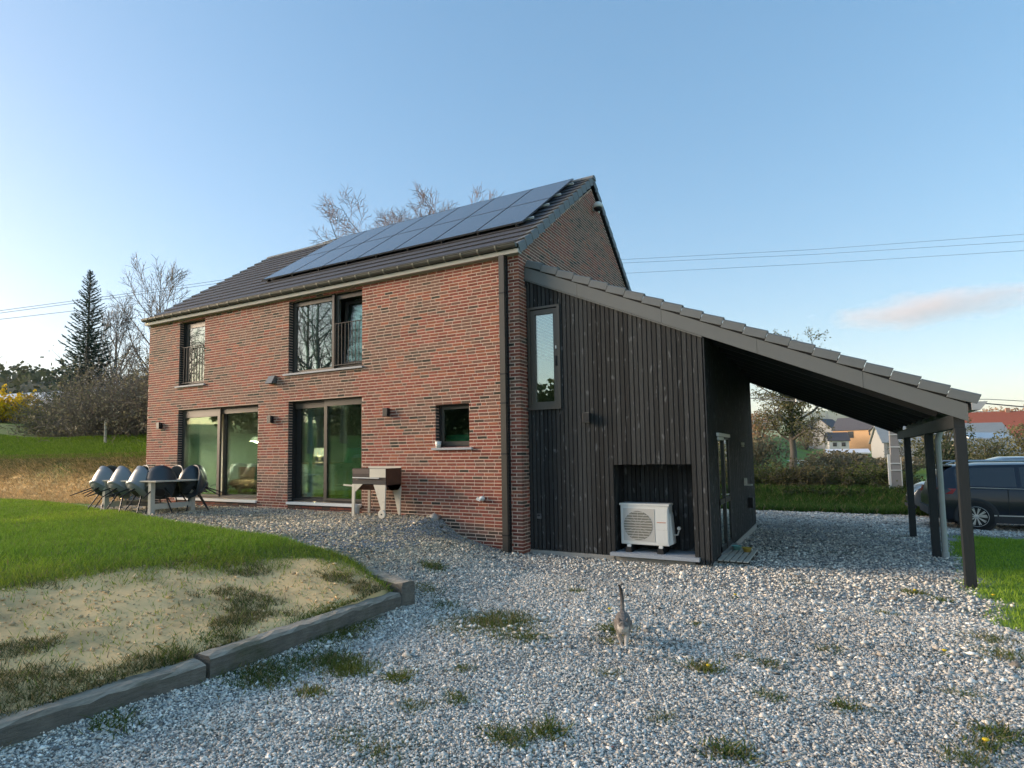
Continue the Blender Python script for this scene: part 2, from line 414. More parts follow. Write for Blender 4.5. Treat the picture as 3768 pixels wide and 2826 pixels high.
def bkey(b):
    c = np.array(((b[0] + b[1]) / 2, 0, b[2]) if b[4] == 'F' else (0, (b[0] + b[1]) / 2, b[2]))
    v = cp - c; dist = np.linalg.norm(v); n = np.array((0, -1, 0)) if b[4] == 'F' else np.array((1, 0, 0))
    return -abs(v @ n) / dist ** 3 * (b[1] - b[0])
bricks.sort(key=bkey)
near, rest = bricks[:298], bricks[298:]
for bk in near:
    mb = MB(); brick_box(mb, bk, rb)
    o = mb.build('brick', MT['brick_obj'], house); c = brick_col(rb, bk); o.color = (*c, 1)
mb = MB()
for bk in rest: mb.cur = brick_col(rb, bk); brick_box(mb, bk, rb)
for x0, x1, z0, z1 in hs:           # dark glazed bricks turning into the reveals
    z = ZB
    while z < z1:
        if z > z0 - .01:
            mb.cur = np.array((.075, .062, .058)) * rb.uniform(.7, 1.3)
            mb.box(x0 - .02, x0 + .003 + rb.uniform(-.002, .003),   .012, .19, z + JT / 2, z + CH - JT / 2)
            mb.cur = brick_col(rb); mb.box(x1 - .003 + rb.uniform(-.002, .003), x1 + .02, .012, .19, z + JT / 2, z + CH - JT / 2)
        z += CH
tag(mb.build('brickwork', MT['brick_attr'], house), kind='stuff')

# cornice, gutter, downpipe
MB().box(-L - .05, .06, -.13, .02, 4.845, 4.925).build('cornice_board', MT['cornice'], house)
g = MB(); pr = []
for k in range(9):
    a = PI + PI * k / 8; pr.append((-.165 + .072 * math.cos(a), 5.012 + .075 * math.sin(a)))
pr2 = [(y * 1 + (-.165 - y) * .1, z + .006) for y, z in pr]
P = [[(x, y, z) for y, z in pr] for x in (-L - .07, .045)]
g.grid(P); g.grid([[(x, y, z) for y, z in pr2] for x in (-L - .07, .045)])
g.tube([(-L - .07, -.243, 5.014), (.045, -.243, 5.014)], .010, 6)
for x in (-L - .07, .045): g.add([(x, y, z) for y, z in pr], [tuple(range(9))])
gut = g.build('gutter', MT['gutter'], house); GBR = M('gutter_bracket_metal', (.24, .24, .20), .5, .3)
x = -L + .2
while x < 0:
    b = MB(); prv = None
    for k in range(9):
        a = PI + PI * k / 8; q = (-.165 + .085 * math.cos(a), 5.012 + .088 * math.sin(a))
        if prv: b.hexa([(x - .016, prv[0], prv[1]), (x + .016, prv[0], prv[1]), (x + .016, q[0], q[1]), (x - .016, q[0], q[1]), (x - .016, prv[0], prv[1] - .004), (x + .016, prv[0], prv[1] - .004), (x + .016, q[0], q[1] - .004), (x - .016, q[0], q[1] - .004)])
        prv = q
    b.build('gutter_bracket', GBR, gut); x += .385
dp = MB().box(-.355, -.245, -.135, -.045, -.79, 4.85).build('downpipe', MT['frame'], house)
for z in (-.45, 1.05, 2.0, 2.55, 4.1): MB().box(-.36, -.24, -.14, -.0, z, z + .03).build('pipe_clip', MT['frame_dark'], dp)
MB().box(-.375, -.36, -.05, -.0, -.79, 4.85).box(-.24, -.225, -.05, .0, -.79, 4.85).build('pipe_backing', MT['black'], dp)

# ---- roof
SL = math.atan(RK); CS, SN = math.cos(SL), math.sin(SL); SLEN = (DEP / 2 + .08) / CS
def rp(x, s, n, back=False):      # point on the front roof slope: along x, up-slope s, normal n
    y = -.08 + s * CS - n * SN; z = 4.97 + s * SN + n * CS
    return (x, DEP - y if back else y, z)
rf = MB()
for bk in (False, True):
    q = [rp(-L - .04, 0, -.03, bk), rp(.02, 0, -.03, bk), rp(.02, SLEN, -.03, bk), rp(-L - .04, SLEN, -.03, bk)]
    rf.add(q, [(0, 1, 2, 3)])
roof = rf.build('roof', MT['tile'], house)
NR = 15; G = SLEN / NR; NC = 40; TW = (L + .02) / NC
def tile_pts(x0, s0, w, ln, t=.019, lift=.028, r=0.0, back=False):
    x1 = x0 + w
    return [rp(x0, s0, lift + r, back), rp(x1, s0, lift + r, back), rp(x1, s0 + ln, 0.0, back), rp(x0, s0 + ln, 0.0, back),
            rp(x0, s0, lift + t + r, back), rp(x1, s0, lift + t + r, back), rp(x1, s0 + ln, t, back), rp(x0, s0 + ln, t, back)]
PX0, PX1, PS0 = -8.37, -.40, 1.50
tl = []
for i in range(NR):
    for j in range(NC):
        x0 = -L - .02 + j * TW + .002; s0 = i * G - .02
        hid = (x0 > PX0 + .25 and x0 + TW < PX1 - .1 and s0 > PS0 + .05)
        c = np.array(rp(x0 + TW / 2, s0 + G / 2, 0)); v = cp - c; d = np.linalg.norm(v)
        sc = abs(v @ np.array((0, -SN, CS))) / d ** 3
        tl.append((hid, -sc, x0, s0))
tl.sort()
st = MB(); rt = np.random.default_rng(5)
for k, (hid, sc, x0, s0) in enumerate(tl):
    p = tile_pts(x0, s0, TW - .004, G + .03, r=rt.uniform(0, .003))
    if k < 300 and not hid: MB().hexa(p).build('roof_tile', MT['tile'], house)
    else: st.hexa(p)
for i in range(NR):
    for j in range(NC): st.hexa(tile_pts(-L - .02 + j * TW + .002, i * G - .02, TW - .004, G + .03, back=True))
tag(st.build('roof_tiling', MT['tile'], house), kind='stuff')
def verge(fn, s0, ln, xo, inner, drop, parent, lift=.03, t=.02, mat='verge', raise_=.0):
    """an L-shaped verge tile: cover flange xo..inner on the roof, side flange hanging by drop; fn(x, s, n) gives points"""
    sg = 1 if xo > inner else -1; c = .018 * sg; b = MB()
    def sec(s, l):
        return [fn(inner, s, l), fn(xo - c, s, l + t), fn(xo, s, l + t - .018), fn(xo, s, l - drop), fn(xo - .018 * sg, s, l - drop), fn(xo - .018 * sg, s, l - .004), fn(inner, s, l - .012)]
    A = sec(s0, lift + raise_); B = sec(s0 + ln, lift)
    n = 7; b.add(A + B, [tuple(range(n)), tuple(range(n, 2 * n))[::-1]] + [(i, n + i, n + (i + 1) % n, (i + 1) % n) for i in range(n)])
    return b.build('verge_tile', MT[mat], parent, recalc=True)
for i in range(NR):
    verge(lambda x, s, n: rp(x, s, n), i * G - .02, G - .022, .075, -.09, .165, house, .022, raise_=.035)
    verge(lambda x, s, n: rp(x, s, n, True), i * G - .02, G - .022, .075, -.09, .165, house, .022, raise_=.035)
    verge(lambda x, s, n: rp(x, s, n), i * G - .02, G - .022, -L - .09, -L + .06, .165, house, .022, raise_=.035)
x = -L - .08
while x < .02:
    b = MB(); x1 = min(x + .42, .085); zt = 4.97 + SLEN * SN; yc = DEP / 2
    sec = [(yc - .13, zt - .03), (yc - .10, zt + .035), (yc - .03, zt + .075), (yc + .03, zt + .075), (yc + .10, zt + .035), (yc + .13, zt - .03)]
    b.prism(sec, x, x1 + .01, 'x'); b.build('ridge_tile', MT['verge'], house, recalc=True); x += .40
vp = MB().tube([(-9.4, 4.6, 7.95), (-9.4, 4.6, 8.28)], .02, 6).bar((-9.5, 4.6, 8.28), (-8.6, 4.6, 8.30), .03, .02)
tag(vp.build('roof_hook', MT['gutter']), 'small metal bracket standing on the left end of the roof ridge', 'roof hook')

# ---- solar array
solar = thing('solar_array', 'fourteen black solar panels in two rows on the front roof slope', 'solar panels')
PW, PH = (PX1 - PX0) / 7, 1.90
for i in range(7):
    for j in range(2):
        x0, s0 = PX0 + i * PW + .008, PS0 + j * PH + .006; x1, s1 = x0 + PW - .016, s0 + PH - .012; b = MB()
        b.hexa([rp(x0, s0, .105), rp(x1, s0, .105), rp(x1, s1, .105), rp(x0, s1, .105), rp(x0, s0, .138), rp(x1, s0, .138), rp(x1, s1, .138), rp(x0, s1, .138)])
        o = b.build('solar_panel', MT['panel'], solar)
        f = MB(); w = .010
        for (a0, b0, a1, b1) in ((x0, s0, x1, s0 + w), (x0, s1 - w, x1, s1), (x0, s0 + w, x0 + w, s1 - w), (x1 - w, s0 + w, x1, s1 - w)):
            f.hexa([rp(a0, b0, .136), rp(a1, b0, .136), rp(a1, b1, .136), rp(a0, b1, .136), rp(a0, b0, .141), rp(a1, b0, .141), rp(a1, b1, .141), rp(a0, b1, .141)])
        f.build('panel_frame', MT['black'], o)
for s in (PS0 + .4, PS0 + 1.45, PS0 + 2.35, PS0 + 3.4):
    b = MB(); b.hexa([rp(PX0 - .04, s, .055), rp(PX1 + .09, s, .055), rp(PX1 + .09, s + .045, .055), rp(PX0 - .04, s + .045, .055), rp(PX0 - .04, s, .1), rp(PX1 + .09, s, .1), rp(PX1 + .09, s + .045, .1), rp(PX0 - .04, s + .045, .1)])
    b.build('mounting_rail', MT['white_metal'], solar)
for i in range(9):
    x = PX0 + .2 + i * .95; b = MB(); b.hexa([rp(x, PS0 - .02, .03), rp(x + .04, PS0 - .02, .03), rp(x + .04, PS0 + .1, .03), rp(x, PS0 + .1, .03), rp(x, PS0 - .02, .1), rp(x + .04, PS0 - .02, .1), rp(x + .04, PS0 + .1, .1), rp(x, PS0 + .1, .1)])
    b.build('roof_clamp', MT['frame_dark'], solar)

# ---- windows and doors
def ring(mb, x0, x1, z0, z1, w, y0, y1, wb=None, wt=None):
    wb = w if wb is None else wb; wt = w if wt is None else wt
    mb.box(x0, x1, y0, y1, z0, z0 + wb); mb.box(x0, x1, y0, y1, z1 - wt, z1)
    mb.box(x0, x0 + w, y0, y1, z0 + wb, z1 - wt); mb.box(x1 - w, x1, y0, y1, z0 + wb, z1 - wt); return mb
def pane(x0, x1, z0, z1, y, parent, mat='glass', tilt=0.0):
    b = MB(); dz = tilt
    b.hexa([(x0, y, z0), (x1, y, z0), (x1, y + .024, z0), (x0, y + .024, z0), (x0, y + dz, z1), (x1, y + dz, z1), (x1, y + .024 + dz, z1), (x0, y + .024 + dz, z1)])
    return b.build('pane', MT[mat], parent)
# sliding door under the left window
def sliding(x0, x1, stile, fixed_left, head):
    z0, z1 = .03, 2.37
    b = MB(); ring(b, x0, x1, z0, z1, .06, .13, .30, .06, .04); fr = b.build('sliding_door', MT['frame_dark'], house)
    xs = stile
    a0, a1 = (x0 + .05, xs + .05) if fixed_left else (xs - .05, x1 - .02)
    f = ring(MB(), a0, a1, .06, z1 - .02, .10 if fixed_left else .09, .11, .17, .05, head); f.build('fixed_frame', MT['frame'], fr); pane(a0 + .09, a1 - .09, .11, z1 - head - .02, .135, fr)
    b0, b1 = (xs + .04, x1 - .01) if fixed_left else (x0 + .06, xs - .03)
    f = ring(MB(), b0, b1, .06, z1 - .03, .13, .22, .27, .06, .12); f.build('sash', MT['frame_dark'], fr); pane(b0 + .12, b1 - .12, .11, z1 - .14, .24, fr)
    MB().box(b0, b1, .165, .215, z1 - .17, z1 - .05).build('head_trim', MT['frame'], fr)
    MB().box(x0 - .0, x1 + .0, -.045, .14, -.045, .012).build('threshold', MT['white_metal'], fr)
    MB().box(x0, x1, .0, .12, -.30, -.05).build('threshold_base', MT['dark_base'], fr)
    return fr
sliding(-10.32, -7.15, -8.77, True, .20)
sliding(-6.10, -3.84, -5.01, False, .14)
def sill(x0, x1, z, parent, mat='stone_sill'):
    return MB().hexa([(x0, -.055, z - .05), (x1, -.055, z - .05), (x1, .14, z - .05), (x0, .14, z - .05), (x0, -.055, z - .008), (x1, -.055, z - .008), (x1, .14, z), (x0, .14, z)]).build('sill', MT[mat], parent)
def railing(x0, x1, zb, zt, n):
    b = MB().bar((x0, .05, zt), (x1, .05, zt), .03, .012); b.bar((x0, .05, zb), (x1, .05, zb), .03, .014); r = b.build('railing', MT['black'], house)
    for k in range(n):
        x = x0 + .02 + (x1 - x0 - .04) * k / (n - 1); MB().bar((x, .05, zb), (x, .05, zt), .013, .013, (0, 1, 0)).build('bar', MT['black'], r)
# upper left window
b = MB(); ring(b, -10.34, -9.26, 3.03, 4.79, .085, .12, .24, .06, .04); w1 = b.build('window', MT['frame_dark'], house)
ring(MB(), -10.25, -9.27, 3.07, 4.74, .10, .14, .20, .07, .12).build('frame', MT['frame'], w1); pane(-10.15, -9.37, 3.14, 4.62, .16, w1, 'glass_up'); sill(-10.44, -9.20, 3.03, w1)
railing(-10.33, -9.27, 3.10, 4.08, 10)
# upper wide window: fixed pane on the left, tilted sash on the right
b = MB(); ring(b, -6.12, -3.84, 3.04, 4.79, .05, .13, .26, .05, .04); w2 = b.build('window', MT['frame_dark'], house)
MB().box(-4.775, -4.715, .05, .20, 3.05, 4.785).build('mullion', MT['frame_dark'], w2)
ring(MB(), -6.07, -4.775, 3.07, 4.745, .07, .12, .18, .035, .085).build('frame', MT['frame'], w2); pane(-6.0, -4.80, 3.10, 4.66, .15, w2, 'glass_up')
ring(MB(), -4.715, -3.85, 3.07, 4.745, .085, .12, .18, .04, .085).build('frame', MT['frame'], w2)
t = MB(); ring(t, -4.62, -3.88, 3.14, 4.64, .09, .19, .24, .06, .07); t.v = [(x, y + (z - 3.14) * .10, z) for x, y, z in t.v]; t.build('sash', MT['frame_dark'], w2)
pane(-4.53, -3.97, 3.20, 4.57, .215, w2, 'glass', .137); sill(-6.26, -3.80, 3.04, w2)
railing(-4.70, -3.85, 3.12, 4.075, 9)
# small window
b = MB(); ring(b, -1.91, -1.12, 1.21, 2.07, .05, .13, .24, .04, .04); w3 = b.build('window', MT['frame_dark'], house)
ring(MB(), -1.87, -1.13, 1.23, 2.05, .065, .15, .20, .10, .07).build('frame', MT['frame'], w3); pane(-1.81, -1.19, 1.33, 1.98, .17, w3); sill(-1.985, -1.045, 1.21, w3)

# ---- rooms behind the glass
rm = MB()
rm.add([(-11.4, .34, .0), (-.34, .34, .0), (-.34, 6, .0), (-11.4, 6, .0)], [(0, 1, 2, 3)]); rm.build('interior_floor', MT['room_floor'], house)
rm = MB(); rm.box(-11.4, -.34, .34, 6, 2.56, 2.80); rm.box(-11.4, -.34, 6, 6.1, 0, 2.56); rm.build('interior_wall', MT['room_dark'], house)
rm = MB(); rm.box(-4.72, -4.60, 1.25, 6, .001, 2.559); rm.box(-6.55, -6.45, 2.4, 6, .001, 2.559); rm.box(-3.2, -3.1, .345, 6, .001, 2.559); rm.box(-4.4, -3.2, 1.5, 1.6, .001, 2.559)
rm.box(-11.38, -11.3, .345, 5.9, .001, 2.559); rm.build('interior_wall', MT['room_wall'], house)
rm = MB(); rm.box(-11.4, -.34, 4.2, 4.3, 2.8, 5.2); rm.box(-8.0, -7.9, .345, 4.2, 2.8, 5.2); rm.box(-3.4, -3.3, .345, 4.2, 2.8, 5.2); rm.box(-11.4, -.34, .345, 4.2, 5.2, 5.25); rm.build('interior_wall', MT['room_dark'], house)
def drape(name, x0, x1, z0, z1, y, n, label, amp=.03, grp='curtains behind the windows'):
    P = []
    for i in range(n * 6 + 1):
        t = i / (n * 6); x = x0 + (x1 - x0) * t; yy = y + amp * math.sin(t * n * 2 * PI) * (1 + .2 * math.sin(5 * t))
        P.append([(x, yy, z0), (x + .004, yy * 1.0, (z0 + z1) / 2), (x, yy, z1)])
    b = MB(); b.grid(P); o = b.build(name, MT['curtain'], None, smooth=True); tag(o, label, 'curtain', grp)
drape('curtain', -10.60, -10.16, .02, 2.4, .55, 5, 'pale curtain at the left edge of the wide ground floor sliding door')
drape('curtain', -5.98, -5.82, .02, 2.4, .50, 3, 'narrow pale curtain at the left edge of the sliding door beside the barbecue')
drape('curtain', -4.60, -3.70, 2.85, 4.75, .62, 9, 'white curtain behind the tilted sash of the wide upper window', .035)
drape('curtain', -5.97, -5.85, 2.85, 4.75, .62, 2, 'sliver of white curtain at the left edge of the wide upper window', .03)
# ------------------------------------------------------------------ the black timber annex and its lean-to roof
annex = thing('timber_annex', 'black vertical-plank annex with grey lean-to roof running out over a carport', 'annex')
WX, SY, DY = 3.209, .304, 6.89
LK = .458; LZ = 4.668                      # lean-to: top of fascia at x=0, fall per metre
XE, YE = 6.60, 8.72
def lz(x): return LZ - LK * x
rp2 = np.random.default_rng(9)
HN = [(.03, .69, 1.90, 3.86), (1.627, 2.958, -.66, .852)]
back = MB()
for a, b, p, q in rects_minus(.0, WX - .02, -.70, 5.0, HN):
    zt0, zt1 = min(q, lz(a) - .1), min(q, lz(b) - .1)
    back.add([(a, SY + .03, p), (b, SY + .03, p), (b, SY + .03, zt1), (a, SY + .03, zt0)], [(0, 1, 2, 3)])
back.add([(WX - .03, SY + .03, -.70), (WX - .03, DY, -.70), (WX - .03, DY, lz(WX) - .1), (WX - .03, SY + .03, lz(WX) - .1)], [(0, 1, 2, 3)])
back.add([(0, DY, -.7), (WX, DY, -.7), (WX, DY, lz(WX) - .1), (0, DY, lz(0) - .1)], [(0, 1, 2, 3)])
x0, x1, z0, z1 = HN[1]; yb = .98
back.add([(x0 - .02, SY + .03, z0), (x0 - .02, yb, z0), (x0 - .02, yb, z1), (x0 - .02, SY + .03, z1)], [(0, 1, 2, 3)])
back.add([(x1 + .02, SY + .03, z0), (x1 + .02, yb, z0), (x1 + .02, yb, z1), (x1 + .02, SY + .03, z1)], [(0, 1, 2, 3)])
back.add([(x0 - .02, SY + .03, z1 + .01), (x1 + .02, SY + .03, z1 + .01), (x1 + .02, yb, z1 + .01), (x0 - .02, yb, z1 + .01)], [(0, 1, 2, 3)])
back.add([(x0 - .02, yb, z0), (x1 + .02, yb, z0), (x1 + .02, yb, z1 + .01), (x0 - .02, yb, z1 + .01)], [(0, 1, 2, 3)])
back.build('wall', MT['black'], annex)
def plank(x0, x1, y, z0, zt0, zt1, th=.022):
    d = rp2.uniform(-.002, .002); y += d; zb = z0 + rp2.uniform(-.006, .006)
    o = MB().hexa([(x0, y, zb), (x1, y, zb), (x1, y + th, zb), (x0, y + th, zb), (x0, y, zt0), (x1, y, zt1), (x1, y + th, zt1), (x0, y + th, zt0)]).build('plank', MT['plank'], annex)
    return o
PP = .0818; n = int((WX - .01) / PP)
for i in range(n + 1):
    a = .012 + i * PP; b = min(a + .0635, WX)
    if b - a < .02: continue
    xc = (a + b) / 2; zb = -.72 if xc < 2.96 else -.775
    seg = [(zb, None)]
    for h in HN:
        if h[0] < xc < h[1]:
            seg = [(h[3] + .002, None)] + ([(zb, h[2] - .002)] if h[2] > -.6 else [])
    for s, e in seg:
        if e is None: plank(a, b, SY, s, lz(a) - .18, lz(b) - .18)
        else: plank(a, b, SY, s, e, e)
MB().box(WX - .004, WX + .014, SY - .006, SY + .03, -.775, lz(WX) - .2).build('corner_strip', MT['post'], annex)
for i in range(17):
    a = x0 - .01 + i * PP; plank(a, min(a + .0635, x1 + .015), yb - .03, z0, z1 + .005, z1 + .005)
for yy in np.arange(SY + .08, yb - .05, PP):
    MB().box(x0 - .015, x0 + .002, yy, yy + .067, z0, z1 + .004).build('plank', MT['plank'], annex); MB().box(x1 - .002, x1 + .015, yy, yy + .067, z0, z1 + .004).build('plank', MT['plank'], annex)
sd = MB(); y = SY + .02
DR = (1.24, 2.62, -.70, 1.345)
while y < DY:
    yc = y + .034; zt = lz(WX) - .1
    zz = (DR[3] + .05) if DR[0] < yc < DR[1] else -.74
    sd.box(WX - .01, WX + .012 + rp2.uniform(-.002, .002), y, y + .067, zz, zt); y += PP
tag(sd.build('side_planks', MT['plank'], annex), kind='stuff')
MB().box(.0, 1.60, SY + .005, SY + .12, -.95, -.725).build('plinth', MT['concrete'], annex)
MB().box(2.93, WX + .01, SY + .01, SY + .12, -.95, -.785).build('plinth', MT['concrete'], annex)
MB().box(WX - .05, WX + .022, SY + .03, DY, -1.1, -.745).build('plinth', MT['concrete'], annex)
MB().box(1.565, 3.035, .20, yb, -.715, -.658).build('slab', MT['slab'], annex)
MB().box(1.60, 3.02, SY + .02, yb, -.95, -.717).build('slab_base', MT['concrete'], annex)
# narrow upright window
b = MB(); ring(b, .03, .69, 1.93, 3.86, .055, SY - .02, SY + .14, .05, .045); aw = b.build('window', MT['frame'], annex)
ring(MB(), .085, .645, 1.965, 3.80, .095, SY + .01, SY + .08, .07, .09).build('frame', MT['frame'], aw)
pane(.18, .55, 2.035, 3.71, SY + .04, aw, 'glass_up'); MB().box(.0, .70, SY - .05, SY + .10, 1.885, 1.928).build('sill', MT['frame'], aw)
MB().box(.585, .625, SY - .03, SY + .01, 2.70, 2.88).box(.60, .612, SY - .04, SY - .03, 2.72, 2.80).build('handle', MT['black'], aw)
MB().box(.59, .615, SY - .005, SY + .01, 3.02, 3.08).build('latch', MT['white_metal'], aw)
rm = MB(); rm.box(.02, 1.5, 2.4, 2.5, 1.7, 4.3); rm.build('interior_wall', MT['room_dark'], annex)
# glazed side door
d = MB(); X0, X1 = WX - .03, WX + .02
d.box(X0, X1, DR[0], DR[0] + .07, DR[2], DR[3]); d.box(X0, X1, DR[1] - .07, DR[1], DR[2], DR[3]); d.box(X0, X1 + .01, 1.86, 1.95, DR[2], DR[3]); d.box(X0, X1, DR[0], DR[1], DR[2], DR[2] + .10); d.box(X0, X1, DR[0], DR[1], .12, .21); d.box(X0, X1, DR[0], DR[1], DR[3] - .05, DR[3])
sdr = d.build('side_door', MT['frame_dark'], annex)
for a, bb in ((1.32, 1.85), (1.96, 2.54)):
    for p, q in ((-.59, .11), (.22, 1.29)): MB().box(WX - .01, WX, a, bb, p, q).build('pane', MT['glass_up'], sdr)
MB().box(WX + .01, WX + .05, DR[0] - .02, DR[1] - .0, 1.335, 1.395).box(WX + .01, WX + .04, DR[0] + .0, 1.86, 1.27, 1.325).build('lintel_trim', MT['white_metal'], sdr)
MB().box(WX, WX + .12, DR[0], DR[1] + .02, -.76, -.70).build('threshold', MT['concrete'], sdr)
MB().bar((WX + .05, 2.0, .27), (WX + .05, 2.12, .27), .02, .02).box(WX + .02, WX + .05, 1.985, 2.01, .26, .28).build('handle', MT['white_metal'], sdr)
# fascia, trim, verge tiles
cuts = [0.0, 1.06, 2.56, 4.02, 5.40, 6.575]
for a, b in zip(cuts[:-1], cuts[1:]):
    a2, b2 = a + .002, b - .002
    MB().hexa([(a2, .255, lz(a2) - .235), (b2, .255, lz(b2) - .235), (b2, .28, lz(b2) - .235), (a2, .28, lz(a2) - .235), (a2, .255, lz(a2)), (b2, .255, lz(b2)), (b2, .28, lz(b2)), (a2, .28, lz(a2))]).build('fascia_board', MT['fascia'], annex)
MB().hexa([(0, .262, lz(0) - .262), (3.2, .262, lz(3.2) - .262), (3.2, .30, lz(3.2) - .262), (0, .30, lz(0) - .262), (0, .262, lz(0) - .24), (3.2, .262, lz(3.2) - .24), (3.2, .30, lz(3.2) - .24), (0, .30, lz(0) - .24)]).build('trim_strip', MT['fascia'], annex)
LSL = math.atan(LK); LCS, LSN = math.cos(LSL), math.sin(LSL); LLEN = XE / LCS + .05
def lp(y, s, n):  # point on the lean-to: y along the house, s down-slope measured from the wall, n normal
    return (s * LCS + n * LSN, y, LZ + .02 - s * LSN + n * LCS)
NV = 21; VG = LLEN / NV
for i in range(NV):
    s1 = (i + 1) * VG + .02          # lower end is lifted over the tile below
    o = verge(lambda x, s, n: lp(x, s1 - s, n), 0, VG - .006, .232, .40, .120, annex, .108, raise_=.030)
    bevel(o, .012, 3)
NRW = 21; NCW = 28; tw = (YE - .40) / NCW; b = MB()
for i in range(NRW):
    for j in range(NCW):
        y0 = .40 + j * tw; s1 = (i + 1) * VG + .02; s0 = i * VG
        b.hexa([lp(y0, s1, .06), lp(y0, s0, .04), lp(y0 + tw - .004, s0, .04), lp(y0 + tw - .004, s1, .06), lp(y0, s1, .08), lp(y0, s0, .06), lp(y0 + tw - .004, s0, .06), lp(y0 + tw - .004, s1, .08)])
tag(b.build('roof_tiling', MT['tile'], annex), kind='stuff')
b = MB(); b.hexa([lp(.282, .03, -.03), lp(.282, LLEN - .1, -.03), lp(YE, LLEN - .1, -.03), lp(YE, .03, -.03), lp(.282, .03, .03), lp(.282, LLEN - .1, .03), lp(YE, LLEN - .1, .03), lp(YE, .03, .03)])
b.build('roof_deck', MT['black'], annex)
yy = .315
for k in range(11):
    a, e = lp(yy + .03, (WX - .2) / LCS if k else 3.0, -.13), lp(yy + .03, LLEN - .25, -.13)
    MB().bar(a, e, .06, .19, (0, 0, 1)).build('rafter', MT['post'], annex); yy += .83
MB().hexa([(0.02, YE, lz(0) - .25), (6.55, YE, lz(6.55) - .25), (6.55, YE + .025, lz(6.55) - .25), (0.02, YE + .025, lz(0) - .25), (0.02, YE, lz(0)), (6.55, YE, lz(6.55)), (6.55, YE + .025, lz(6.55)), (0.02, YE + .025, lz(0))]).build('fascia_board', MT['fascia'], annex)
zb = lz(6.48) - .20
bm_ = MB().box(6.42, 6.54, .33, YE, zb - .16, zb + .03).build('beam', MT['post'], annex)
for k, (px_, py_) in enumerate(((6.485, .33), (6.475, 3.38), (6.45, 6.75))):
    p = MB().box(px_ - .062, px_ + .062, py_ - .062 + .05, py_ + .062 + .05, -1.05, zb - .162).build('post', MT['post'], annex)
    bevel(p, .006)
    MB().bar((px_, py_ + .10, zb - .36), (px_, py_ + .30, zb - .15), .07, .07).build('brace', MT['post'], annex)
pp = MB().tube([(6.60, 3.42, -.86), (6.60, 3.42, 1.2), (6.66, 3.42, 1.42)], .048, 10).lathe([(.06, -.86), (.06, -.76), (.05, -.75)], 12, (6.60, 3.42, 0)).build('rainwater_pipe', M('grey_pvc', (.40, .41, .38), .6, var=.15, scale=3), annex, smooth=False)
# box gutter along the low eave
gx = XE + .015; gz = lz(XE) - .01
sec = [(gx, gz - .06), (gx + .09, gz - .06), (gx + .17, gz + .05), (gx + .155, gz + .05), (gx + .085, gz - .05), (gx + .01, gz - .05), (gx + .01, gz + .06), (gx, gz + .06)]
b = MB(); V = [(x, y, z) for y in (.24, YE) for x, z in sec]; n = 8
b.add(V, [(i, (i + 1) % n, n + (i + 1) % n, n + i) for i in range(n)]); b.add([(gx, .235, gz - .06), (gx + .09, .235, gz - .06), (gx + .17, .235, gz + .05), (gx, .235, gz + .05)], [(0, 1, 2, 3)])
b.build('gutter', M('light_zinc', (.45, .45, .46), .45, .3, var=.1), annex)
MB().box(-.002, .03, .27, .36, 4.30, 4.70).build('wall_flashing', MT['black'], annex)

# ------------------------------------------------------------------ things fixed to or standing by the walls
def wall_lamp(x, z0, z1, y, label, grp='black box wall lamps'):
    t = thing('wall_lamp', label, 'wall lamp', (x, y, (z0 + z1) / 2), 0, grp); h = (z1 - z0) / 2
    o = MB().box(-.062, .062, -.115, -.012, -h, h).build('lamp_body', MT['frame_dark'], t); bevel(o, .004)
    MB().box(-.045, .045, -.012, .004, -h + .03, h - .03).build('back_plate', MT['frame'], t)
    MB().box(-.045, .045, -.10, -.03, h, h + .004).box(-.045, .045, -.10, -.03, -h - .004, -h).build('lens', MT['off_white'], t)
wall_lamp(-11.07, 1.88, 2.05, 0, 'black wall lamp on the brick left of the wide sliding door')
wall_lamp(-6.65, 1.88, 2.05, 0, 'black wall lamp on the brick pier between the two sliding doors')
wall_lamp(-3.12, 1.89, 2.06, 0, 'black wall lamp on the brick right of the sliding door, above the barbecue')
wall_lamp(1.195, 1.61, 1.78, SY, 'black wall lamp on the black planks beside the narrow window')
v = thing('vent_cowl', 'dark sloping vent cowl on the brick below the wide upper window', 'vent', (-6.62, 0, 2.83))
V = [(-.11, 0, 0), (.11, 0, 0), (.11, -.17, 0), (-.11, -.17, 0), (-.11, 0, .19), (.11, 0, .19), (.11, -.06, .19), (-.11, -.06, .19)]
MB().add([V[0], V[3], V[7], V[4], V[1], V[2], V[6], V[5]], [(0, 1, 2, 3), (7, 6, 5, 4), (1, 5, 6, 2), (2, 6, 7, 3)]) if False else None
b = MB(); b.add(V, [(0, 3, 7, 4), (1, 5, 6, 2), (3, 2, 6, 7), (4, 7, 6, 5)]); b.build('hood', M('grey_vent_metal', (.17, .18, .18), .4, .4, var=.1), v)
MB().box(-.09, .09, -.13, -.002, .012, .02).box(-.09, .09, -.10, -.002, .05, .056).build('louvre', MT['black'], v)
c = thing('security_light', 'white dome floodlight high on the brick gable under the ridge', 'outdoor light', (0, 4.45, 7.28))
b = MB(); b.lathe([(.0, .16), (.06, .15), (.11, .11), (.125, .05), (.12, .0)], 14, (.13, 0, .02)); b.build('dome', MT['white_plastic'], c, smooth=True)
MB().lathe([(.115, .03), (.10, -.02), (.05, -.06), (.0, -.07)], 14, (.13, 0, 0)).build('lens', MT['black'], c, smooth=True)
MB().lathe([(.0, -.12), (.025, -.11), (.03, -.09), (.0, -.06)], 10, (.15, 0, 0)).build('sensor', MT['white_plastic'], c, smooth=True)
MB().box(-.004, .09, -.04, .04, -.03, .09).build('bracket', MT['white_plastic'], c)
t = thing('outdoor_tap', 'small pale garden tap sticking out low from the brick wall', 'tap', (-.82, 0, .22))
